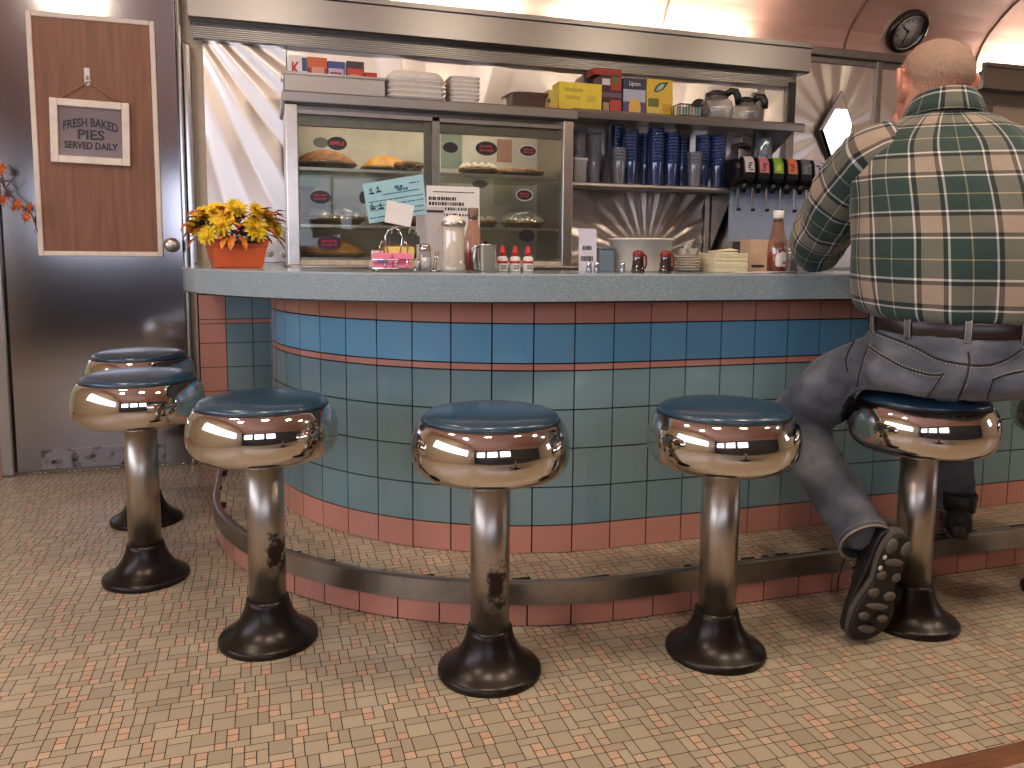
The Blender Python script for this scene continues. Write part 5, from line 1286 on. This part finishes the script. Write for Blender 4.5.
# cropped grey hair: a thin layer that follows the skull and thins out at its edge
hb = bmesh.new(); hb.from_mesh(bme); hb.normal_update(); keep = {}
def hair_d(p):
    q = p + mo - HC; x, y, z = q.dot(HR), q.dot(HF), q.z
    if z < -.075 or q.length > .135: return -1
    line = -.030 if y < -.045 else (-.030 + (y + .045)*1.1 if y < .02 else .045 + (y - .02)*1.2)
    if abs(x) > .079: return -1
    return min(1, (z - line)/.095)
for f in list(hb.faces):
    if any(hair_d(w.co) <= 0 for w in f.verts): keep[f] = 1
bmesh.ops.delete(hb, geom=list(keep), context='FACES')
dl = hb.verts.layers.float_color.new('hair_fade')
for w in hb.verts:
    d_ = max(0, hair_d(w.co)); w[dl] = (d_, d_, d_, 1); w.co += w.normal*(.0006 + .0034*min(1, d_*1.2) + .0012*noise.noise(w.co*90))
hme = bpy.data.meshes.new('hair'); hb.to_mesh(hme); hb.free()
hme.polygons.foreach_set('use_smooth', [True]*len(hme.polygons))
t_ = NT('cropped_grey_hair'); at = t_.node('ShaderNodeAttribute', attribute_name='hair_fade'); g_ = t_.noise(420, 3, stretch=(1, 1, .35)); g2 = t_.noise(30, 3)
t_.set('Base Color', t_.mix(g2, t_.ramp(g_, [(.3, (120, 96, 80)), (.7, (172, 142, 120))]), (158, 128, 106))); t_.set('Roughness', .8)
al = t_.math('GREATER_THAN', t_.math('ADD', t_.math('MULTIPLY', at.outputs['Fac'], .55), t_.math('MULTIPLY', g_, 1.0)), .64); t_.set('Alpha', al); t_.bump(g_, .3, .002)
meshobj('hair', hme, t_.m, man)
# plaid cloth: woven stripes in metres of cloth
def gm(t, a, b):
    q = t.node('ShaderNodeGamma'); t.l.new(t.mix(1.0, a, b, 'MULTIPLY'), q.inputs[0]); q.inputs[1].default_value = .5; return q.outputs[0]
def plaid_mat(nm, pu=0, pv=0):
    t = NT(nm); uv = t.node('ShaderNodeUVMap'); sx = t.node('ShaderNodeSeparateXYZ'); t.l.new(uv.outputs[0], sx.inputs[0])
    G, T_, W_, K_, Y_ = (32, 57, 51), (160, 142, 122), (232, 226, 220), (11, 14, 17), (170, 160, 126)
    st_ = [(0, K_), (.06, T_), (.325, K_), (.385, W_), (.415, G), (.668, Y_), (.690, G), (.970, W_)]
    def w(ch, ph, per): return t.ramp(t.math('FRACT', t.math('ADD', t.math('DIVIDE', ch, per), ph)), st_, 'CONSTANT')
    f = t.noise(700, 2)
    c = w(sx.outputs[0], pu, .133); c2 = w(sx.outputs[1], pv, .142); c = t.mix(.42, t.mix(.5, c, c2), gm(t, c, c2)); c = t.mix(t.math('MULTIPLY', f, .22), c, (0, 0, 0))
    t.set('Base Color', c); t.set('Roughness', .85); t.set('Sheen Weight', .15); t.bump(t.noise(26, 4, coord='Object'), .35, .012); return t.m
def clothloft(rings, name, mt, parent, u0=0, v0=0, wr=.004, ws=9, zs=.7, cap=False, uscale=None, seed=0):
    mb = MB(); n = len(rings[0]); vs = []; uvs = []; fs = []; vv = v0
    for j, rg in enumerate(rings):
        per = sum((rg[k] - rg[(k + 1) % n]).length for k in range(n)); cc = sum(rg, V())/n
        if j: vv += sum((rg[k] - rings[j - 1][k]).length for k in range(n))/n
        for k, p in enumerate(rg):
            d_ = (p - cc).normalized(); q = V((p.x*ws, p.y*ws, p.z*ws*zs + seed))
            p2 = p + d_*(wr*noise.noise(q) + wr*.45*noise.noise(q*2.3)); vs.append(p2)
        uvs.append(((uscale or per), vv))
    for j in range(len(rings) - 1):
        for k in range(n):
            k2 = (k + 1) % n; fs.append((j*n + k, j*n + k2, (j + 1)*n + k2, (j + 1)*n + k))
            mb.uv_tmp = None
    UV = []
    for j in range(len(rings) - 1):
        for k in range(n):
            a, b = k/n - .75, (k + 1)/n - .75      # seam of the numbering at the front, zero at the back
            if k/n < .25: a, b = a + 0, b + 0
            UV.append([(u0 + a*uvs[j][0], uvs[j][1]), (u0 + b*uvs[j][0], uvs[j][1]), (u0 + b*uvs[j + 1][0], uvs[j + 1][1]), (u0 + a*uvs[j + 1][0], uvs[j + 1][1])])
    mb.add(vs, fs, 0, uvs=UV, smooth=True)
    me = mb.mesh(name, mt); ML(me); o = bpy.data.objects.new(name, me); COL.objects.link(o); o.parent = parent
    sd = o.modifiers.new('cloth', 'SOLIDIFY'); sd.thickness = .0016; sd.offset = -1
    return o
def fine(rows, n):
    """interpolate the torso table"""
    out = []
    for i in range(n):
        x = (len(rows) - 1)*i/(n - 1); k = min(len(rows) - 2, int(x)); t = x - k
        p0, p1, p2, p3 = rows[max(0, k - 1)], rows[k], rows[k + 1], rows[min(len(rows) - 1, k + 2)]
        out.append(tuple(.5*(2*b + (c - a)*t + (2*a - 5*b + 4*c - d)*t*t + (3*b - a - 3*c + d)*t**3) for a, b, c, d in zip(p0, p1, p2, p3)))
    return out
shirt = empty('shirt', (0, 0, 0)); shirt.parent = man
HEM = [(.772, 1.545, 1.456, .181, .149), (.778, 1.546, 1.457, .204, .158)]
SR = HEM + [r_ for r_ in TOR if r_[0] > .79]
M_pl = plaid_mat('green_plaid_cloth', .72, .60)
def trow(z, a, b, rx, ry):
    c = V((a, b, z)); sl = max(0, min(1, (z - 1.02)/.2))     # shoulders slope up towards the neck and forward
    P_ = ring(c, rx, ry, n=96, e=2.35)
    return P_
clothloft([trow(*q) for q in fine(SR, 60)], 'shirt_body', M_pl, shirt, 0, 0, .016, 9, .32, uscale=1.20)
def sleeve(joints, radii, nm, u0, v0, n=36, seed=0, wr=.006):
    P_ = bez(joints, 10); rr_ = lerpl(radii, len(P_)); T = [(P_[min(i + 1, len(P_) - 1)] - P_[max(i - 1, 0)]).normalized() for i in range(len(P_))]
    X = T[0].cross(V((.3, .2, 1))).normalized(); rings = []
    for i, p in enumerate(P_):
        X = (X - T[i]*X.dot(T[i])).normalized(); Y = T[i].cross(X)
        rings.append([p + X*(rr_[i]*cos(2*pi*k/n)) + Y*(rr_[i]*sin(2*pi*k/n)) for k in range(n)])
    return clothloft(rings, nm, M_pl, shirt, u0, v0, wr, 17, uscale=.46, seed=seed)
sl_ = lambda a, b, t: a.lerp(b, t)
sleeve([LSH + V((.055, -.035, .035)), LSH + V((.012, -.004, .012)), sl_(LSH, LEL, .35) + V((-.012, .013, .004)), sl_(LSH, LEL, .72) + V((-.014, .014, .006)), LEL + V((-.004, .016, .010)), sl_(LEL, LWR, .35), sl_(LEL, LWR, .95)], [.060, .086, .085, .080, .070, .060, .045], 'sleeve', .02, .03, seed=3, wr=.010)
sleeve([RSH + V((-.055, .035, .035)), RSH + V((-.012, .004, .012)), sl_(RSH, REL, .35), sl_(RSH, REL, .72), REL + V((.01, .0, .005)), sl_(REL, RWR, .35), sl_(REL, RWR, .95)], [.060, .086, .085, .080, .070, .060, .045], 'sleeve', .05, .0, seed=8, wr=.010)
for wr_, el_, in ((LWR, LEL), (RWR, REL)):
    d_ = (wr_ - el_).normalized(); p = sl_(el_, wr_, .90); X = d_.orthogonal().normalized(); Y = d_.cross(X)
    clothloft([[p + d_*z + X*(r_*cos(2*pi*k/28)) + Y*(r_*sin(2*pi*k/28)) for k in range(28)] for z, r_ in ((-.02, .045), (.0, .0455), (.03, .045), (.034, .043))], 'cuff', M_pl, shirt, .03, .02, .001, uscale=.28)
# collar: stand and turned-down leaf, higher at the back
NC = V((1.588, 1.580, 0))
def cring(r_, zb, zf, out=0):
    P_ = []
    for k in range(48):
        t = 2*pi*k/48; c_, s_ = cos(t), sin(t); z = zb + (zf - zb)*((s_ + 1)/2)**1.2
        P_.append(NC + RT_*(r_*1.02*c_) + FW*(r_*s_ + .010*(s_ + 1)) + V((0, 0, z)))
    return P_
clothloft([cring(.070, 1.225, 1.20), cring(.0705, 1.270, 1.222), cring(.0715, 1.300, 1.238), cring(.0745, 1.304, 1.240), cring(.080, 1.297, 1.232), cring(.090, 1.270, 1.208), cring(.099, 1.247, 1.192)], 'collar', M_pl, shirt, .06, .035, .0015, uscale=.55)
# back yoke seam
# jeans: pelvis, seat and both legs in one cloth
J = MB()
PEL = [(.592, 1.532, 1.445, .120, .085), (.600, 1.530, 1.440, .165, .125), (.622, 1.530, 1.437, .195, .152), (.655, 1.533, 1.440, .203, .160), (.70, 1.538, 1.446, .198, .157), (.745, 1.543, 1.453, .188, .153), (.776, 1.546, 1.456, .184, .150)]
J.loft([ring((a, b, z), rx, ry, e=2.4) for z, a, b, rx, ry in fine(PEL, 24)])
limb(J, [V((1.485, 1.455, .672)), V((1.462, 1.53, .645)), LHP.lerp(LKN, .52) + V((-.016, .0, .034)), LKN + V((-.006, .004, .006))], [.090, .094, .086, .070], 28)
limb(J, [LKN + V((-.004, .002, .0)), LKN.lerp(LAN, .4) + V((-.004, 0, -.004)), LAN + V((.0, .010, .012))], [.072, .066, .058], 28)
limb(J, [V((1.585, 1.43, .672)), V((1.63, 1.46, .655)), RHP.lerp(RKN, .52) + V((0, 0, .012)), RKN + V((0, .0, .006))], [.088, .092, .084, .068], 28)
limb(J, [RKN, RKN.lerp(RAN, .4), RAN + V((0, 0, .03))], [.066, .056, .052], 28)
jme = remesh(J, .007, 8)
for w in jme.vertices:
    p = w.co; w.co = p + w.normal*(.0075*noise.noise(V((p.x*14, p.y*14, p.z*24))) + .0022*noise.noise(p*55))
drape(jme, V((0, 0, 0)), .177, .5915)
t_ = NT('grey_blue_denim'); g_ = t_.noise(7, 4); g2 = t_.noise(900, 2); g3 = t_.noise(5, 3, stretch=(1, 1, 3))
t_.set('Base Color', t_.mix(t_.math('MULTIPLY', g2, .35), t_.ramp(g_, [(.32, (64, 68, 78)), (.5, (94, 98, 107)), (.7, (134, 136, 142))]), (40, 42, 50))); t_.set('Roughness', .9); t_.set('Sheen Weight', .1); t_.bump(g2, .25, .001)
M_den = t_.m; jtree = BVHTree.FromPolygons([w.co.copy() for w in jme.vertices], [tuple(p.vertices) for p in jme.polygons])
jeans = meshobj('jeans', ML(jme), M_den, man)
def onj(u, v, lift=.0012):
    h, nn, i, d = jtree.ray_cast(V((0, 0, EYE)), ray(u, v).normalized())
    return (h + nn*lift) if h else None
M_st = mat('pale_seam_thread', (164, 152, 130), .8, 0, .1); M_sd = mat('dark_seam', (38, 38, 44), .9, 0, .1)
def seam(px, nm, rad, mt, off=0, dash=False):
    P_ = []
    q = bez([V((u, v, 0)) for u, v in px], 14)
    for p in q:
        h = onj(p.x, p.y + off)
        if h is not None and (not P_ or (h - mo - P_[-1]).length < .04): P_.append(h - mo)
    if len(P_) < 3: return
    m = MB()
    if dash:
        for i in range(0, len(P_) - 1, 2): m.tube([P_[i], P_[i + 1]], rad, 5)
    else: m.tube(P_, rad, 6)
    m.build(nm, mt, jeans)
YK = [(862, 326), (887, 336), (915, 347), (936, 358), (962, 364), (987, 365), (1006, 359), (1022, 349)]
seam(YK, 'yoke_seam', .0022, M_sd); seam(YK, 'yoke_stitching', .0011, M_st, -2.2, True); seam(YK, 'yoke_stitching', .0011, M_st, 2.6, True)
PK = [(869, 345), (884, 355), (905, 366), (929, 373), (944, 373)]
seam(PK, 'pocket_edge', .0020, M_sd, 1.2); seam(PK, 'pocket_stitching', .0011, M_st, 0, True); seam(PK, 'pocket_stitching', .0010, M_st, 3.4, True)
for px in ([(944, 373), (938, 382), (926, 399)], [(869, 345), (865, 356), (860, 372), (857, 386)]): seam(px, 'pocket_edge', .0015, M_sd); seam([(a + 1.6, b) for a, b in px], 'pocket_stitching', .0010, M_st, 0, True)
seam([(993, 379), (1008, 374), (1023, 371)], 'pocket_edge', .0020, M_sd); seam([(993, 378), (1008, 373), (1023, 370)], 'pocket_stitching', .0011, M_st, 0, True); seam([(993, 379), (990, 388), (987, 399)], 'pocket_edge', .0015, M_sd)
seam([(968, 352), (969, 363), (965, 381), (958, 398)], 'centre_seam', .0018, M_sd); seam([(970, 352), (971.5, 363), (967.5, 381), (960.5, 398)], 'centre_stitching', .0010, M_st, 0, True)
seam([(866, 325), (852, 345), (846, 360), (848, 372)], 'side_seam', .0018, M_sd)
# hems
def cuffring(c, ax, r_, nm, drop=.0):
    X = ax.orthogonal().normalized(); Y = ax.cross(X); m = MB()
    for z, rr_ in ((0, r_), (.016, r_*.995)):
        pass
    rings = [[c + ax*z + X*(q*cos(2*pi*k/40)) + Y*(q*sin(2*pi*k/40)) for k in range(40)] for z, q in ((.0, r_*.9), (.0, r_*1.0), (.020, r_*1.005), (.034, r_*.99))]
    m.loft(rings, caps=False); m.v = [tuple(V(p) - mo) for p in m.v]; o = m.build(nm, M_den, jeans)
    m = MB(); m.tube([c + ax*.001 + X*(r_*1.0*cos(2*pi*k/40)) + Y*(r_*1.0*sin(2*pi*k/40)) - mo for k in range(40)], .0022, 6, closed=True); m.build('frayed_edge', M_st, jeans)
    m = MB()
    for k in range(0, 60): 
        t0, t1 = 2*pi*k/60, 2*pi*(k + .55)/60; m.tube([c + ax*.014 + X*(r_*1.012*cos(t)) + Y*(r_*1.012*sin(t)) - mo for t in (t0, t1)], .0010, 4)
    m.build('hem_stitching', M_st, jeans)
LAX = (LKN - LAN).normalized(); cuffring(LAN + V((0, .010, .012)) - LAX*.050, LAX, .0605, 'hem')
cuffring(RAN + V((0, 0, -.018)), V((0, 0, 1)), .0535, 'hem')
# belt and loops
belt = MB()
def bring(z, o_): return ring((1.545, 1.455, z), .186 + o_, .152 + o_, n=80, e=2.35)
belt.loft([bring(.748, .001), bring(.748, .0055), bring(.7505, .007), bring(.7805, .007), bring(.783, .0055), bring(.783, .001)], caps=False)
belt.v = [tuple(V(p) - mo) for p in belt.v]
be = belt.build('belt', mat('dark_brown_leather', (40, 27, 22), .32, 0, .12, 30, .05, 200), man)
for t in (-94, -62, -128, -160, -28, 60, 120):
    m = MB(); t0 = radians(t)
    def q(z, o_, dt):
        c_, s_ = cos(t0 + dt), sin(t0 + dt); k_ = (abs(c_)**2.35 + abs(s_)**2.35)**(-1/2.35)
        return V((1.545, 1.455, z)) + RT_*((.186 + o_)*k_*c_) + FW*((.152 + o_)*k_*s_) + V((0, 0, .018*s_)) - mo
    st_ = [(.735, .004), (.742, .010), (.765, .0125), (.784, .0115), (.790, .004)]
    vs = [q(z, o_, dt) for z, o_ in st_ for dt in (-.035, -.02, .02, .035)]
    m.add(vs, [(4*i + j, 4*i + j + 1, 4*i + 5 + j, 4*i + 4 + j) for i in range(4) for j in range(3)], 0)
    lo_ = m.build('belt_loop', M_den, jeans); sd = lo_.modifiers.new('t', 'SOLIDIFY'); sd.thickness = .0022
    for dt in (-.028, .028):
        m = MB(); m.tube([q(z, o_ + .0016, dt) for z, o_ in st_], .0008, 4); m.build('loop_stitching', M_st, lo_)
# shoes
M_up = mat('black_shoe_leather', (24, 22, 21), .5, 0, .2, 30, .15, 120); M_mid = mat('grey_midsole', (82, 76, 68), .7, 0, .1); M_out = mat('dark_outsole', (38, 35, 32), .7, 0, .1); M_lug = mat('grey_tread', (98, 92, 84), .7, 0, .12, 40)
def outline(s_, n=44):
    P_ = []
    for k in range(n):
        t = 2*pi*k/n; y = -cos(t); x = sin(t)
        w = .034 + .014*max(0, min(1, (y + .1)/.6)) - .010*math.exp(-((y + .15)/.3)**2)
        yy = y*.140 + .140
        P_.append((x/abs(x) if abs(x) > 1e-6 else 0, (abs(x)**.62)*w*s_*(1 if x > 0 else -1) + .006*max(0, y), yy))
    return [(b, c) for a, b, c in P_]
def shoe(M, nm='shoe'):
    o = empty(nm); o.parent = man; o.matrix_local = Matrix.Translation(-mo) @ M
    m = MB(); O = outline(1.0); zs = lambda y: .016*max(0, (y - .2)/.08)**2
    m.loft([[V((x*q, .14 + (y - .14)*q, z + zs(y))) for x, y in O] for q, z in ((.97, .0), (1.0, .003), (1.0, .010))], smooth=False); ou = m.build('outsole', M_out, o)
    m = MB(); m.loft([[V((x*q, .14 + (y - .14)*q, z + zs(y) + (.010*max(0, 1 - y/.12) if z > .012 else 0))) for x, y in O] for q, z in ((1.02, .0095), (1.045, .016), (1.03, .026), (.97, .030))]); m.build('midsole', M_mid, o)
    m = MB()   # upper: rings from heel to toe
    rings = []
    for y, w, h, zt_ in ((.002, .020, .060, .03), (.012, .032, .085, .03), (.04, .036, .098, .03), (.075, .037, .100, .03), (.105, .038, .088, .03), (.14, .040, .074, .03), (.18, .044, .062, .03), (.22, .045, .052, .032), (.25, .040, .044, .034), (.270, .028, .036, .036), (.278, .012, .030, .038)):
        rings.append([V((w*(abs(cos(t))**.8)*(1 if cos(t) > 0 else -1), y, max(.022 + zs(y), .026 + zs(y) + (h - .026)*sin(t)))) for t in [2*pi*k/24 for k in range(24)]])
    m.loft(rings); m.build('upper', M_up, o)
    m = MB(); m.lathe([(.040, .07), (.043, .095), (.045, .118), (.041, .122), (.037, .118)], 28, 0, (0, .052, 0), sq=2.4); m.build('ankle_collar', M_up, o)
    m = MB()
    for j in range(5):
        y = .10 + j*.018; z = .099 - j*.007; m.tube([(-.026, y - .004, z - .012), (-.012, y, z + .002), (.012, y + .004, z + .002), (.026, y + .010, z - .012)], .0022, 6)
    m.tube([(0, .095, .105), (.02, .10, .115), (.034, .12, .10), (.05, .14, .085), (.058, .16, .075)], .0020, 6).tube([(0, .095, .105), (-.02, .11, .112), (-.036, .135, .095), (-.04, .17, .086), (-.036, .20, .08)], .0020, 6)
    m.build('laces', M_black, o)
    for s_ in (-1, 1):
        for j in range(4): MB().ball((s_*.029, .104 + j*.018, .087 - j*.007), .0022).build('eyelet', M_alum, o)
    # tread on the underside
    m = MB()
    for k, (x, y, a_, b_) in enumerate(((-.018, .028, .012, .018), (.016, .03, .012, .018), (0, .066, .022, .010), (-.016, .10, .010, .012), (.018, .102, .010, .012), (-.018, .145, .012, .012), (.020, .15, .014, .012), (.0, .178, .026, .008), (-.02, .205, .012, .010), (.024, .208, .012, .010), (.002, .24, .020, .010))):
        m.lathe([(.001, -.0035), (.85, -.0035), (1, -.001), (1, .004)], 14, 0, cap0=False)
        n_ = 14*4; m.v[-n_:] = [(x + p[0]*a_, y + p[1]*b_, p[2] + zs(y)) for p in m.v[-n_:]]
    m.build('tread', M_lug, ou)
    for x, y in ((-.026, .055), (-.027, .082)): MB().ball((x, y, -.002), (.0045, .006, .002)).build('stud', M_white, ou)
    return o
toe, heel = V((1.322, 1.452, .010)), V((1.366, 1.396, .272))
yv = (toe - heel).normalized(); zv = V((.10, 1, .1)); zv = (zv - yv*zv.dot(yv)).normalized(); xv = yv.cross(zv)
Mx3 = Matrix((xv, yv, zv)).transposed().to_4x4()
shoe(Matrix.Translation(heel - yv*.010) @ Mx3 @ Matrix.Diagonal((1.16, 1.03, 1.06, 1)))
yv = V((.69, .73, 0)).normalized(); zv = V((0, 0, 1)); xv = yv.cross(zv)
shoe(Matrix.Translation(V((1.852, 1.694, ST + .009))) @ Matrix((xv, yv, zv)).transposed().to_4x4())
# ------------------------------------------------------------------ light and camera
sc = bpy.context.scene
w = bpy.data.worlds.new('daylight'); sc.world = w; w.use_nodes = True
bg = w.node_tree.nodes['Background']; bg.inputs[0].default_value = lin((226, 232, 255)); bg.inputs[1].default_value = 5.0
def area(name, loc, rot, sx, sy, power, col, portal=False, spread=pi):
    L = bpy.data.lights.new(name, 'AREA'); L.shape = 'RECTANGLE'; L.size = sx; L.size_y = sy; L.energy = power; L.color = lin(col)[:3]; L.spread = spread
    if portal: L.cycles.is_portal = True
    o = bpy.data.objects.new(name, L); COL.objects.link(o); o.location = loc; o.rotation_euler = rot; return o
for p, q in wins: area('window_portal', ((p + q)/2, B0 - .1, (WZ0 + WZ1)/2), (pi/2, 0, pi), q - p, WZ1 - WZ0, 1, (255, 255, 255), True)
area('window_portal', (A1 + .08, .275, 1.35), (pi/2, 0, pi/2), .95, .8, 1, (255, 255, 255), True)
area('window_portal', (A0 - .08, .65, 1.33), (pi/2, 0, -pi/2), 3.3, .77, 1, (255, 255, 255), True)
for i, a in enumerate((-1.2, .1, 1.4, 2.7, 4.0)):
    L = area('ceiling_and_fill_light', (a, .75, 2.66), (0, 0, 0), .34, .34, 17, (255, 236, 212)); L.data.shape = 'DISK'
L = area('ceiling_and_fill_light', (-.9, 2.1, 2.55), (0, 0, 0), .34, .34, 9, (255, 236, 212)); L.data.shape = 'DISK'  # added fill with no known lamp, brightens the floor near the door
cam = bpy.data.cameras.new('camera'); co = bpy.data.objects.new('camera', cam); COL.objects.link(co)
cam.sensor_width = 36; cam.lens = FPX/1024*36; cam.shift_y = -(384 - CYP)/1024; cam.clip_start = .02; cam.clip_end = 60
co.matrix_world = Matrix.Translation((0, 0, EYE)) @ Matrix.Rotation(-YAW, 4, 'Z') @ Matrix.Rotation(pi/2 - PITCH, 4, 'X') @ Matrix.Rotation(ROLL, 4, 'Z')
sc.camera = co
sc.view_settings.view_transform = 'Standard'; sc.view_settings.look = 'None'; sc.view_settings.gamma = 1; sc.view_settings.use_curve_mapping = False
sc.view_settings.exposure = 0.15
sc.cycles.use_denoising = True; sc.cycles.blur_glossy = .4
sc.cycles.max_bounces = 10; sc.cycles.diffuse_bounces = 4; sc.cycles.glossy_bounces = 6; sc.cycles.transparent_max_bounces = 32; sc.cycles.transmission_bounces = 8
sc.cycles.sample_clamp_indirect = 4; sc.cycles.caustics_reflective = False; sc.cycles.caustics_refractive = False
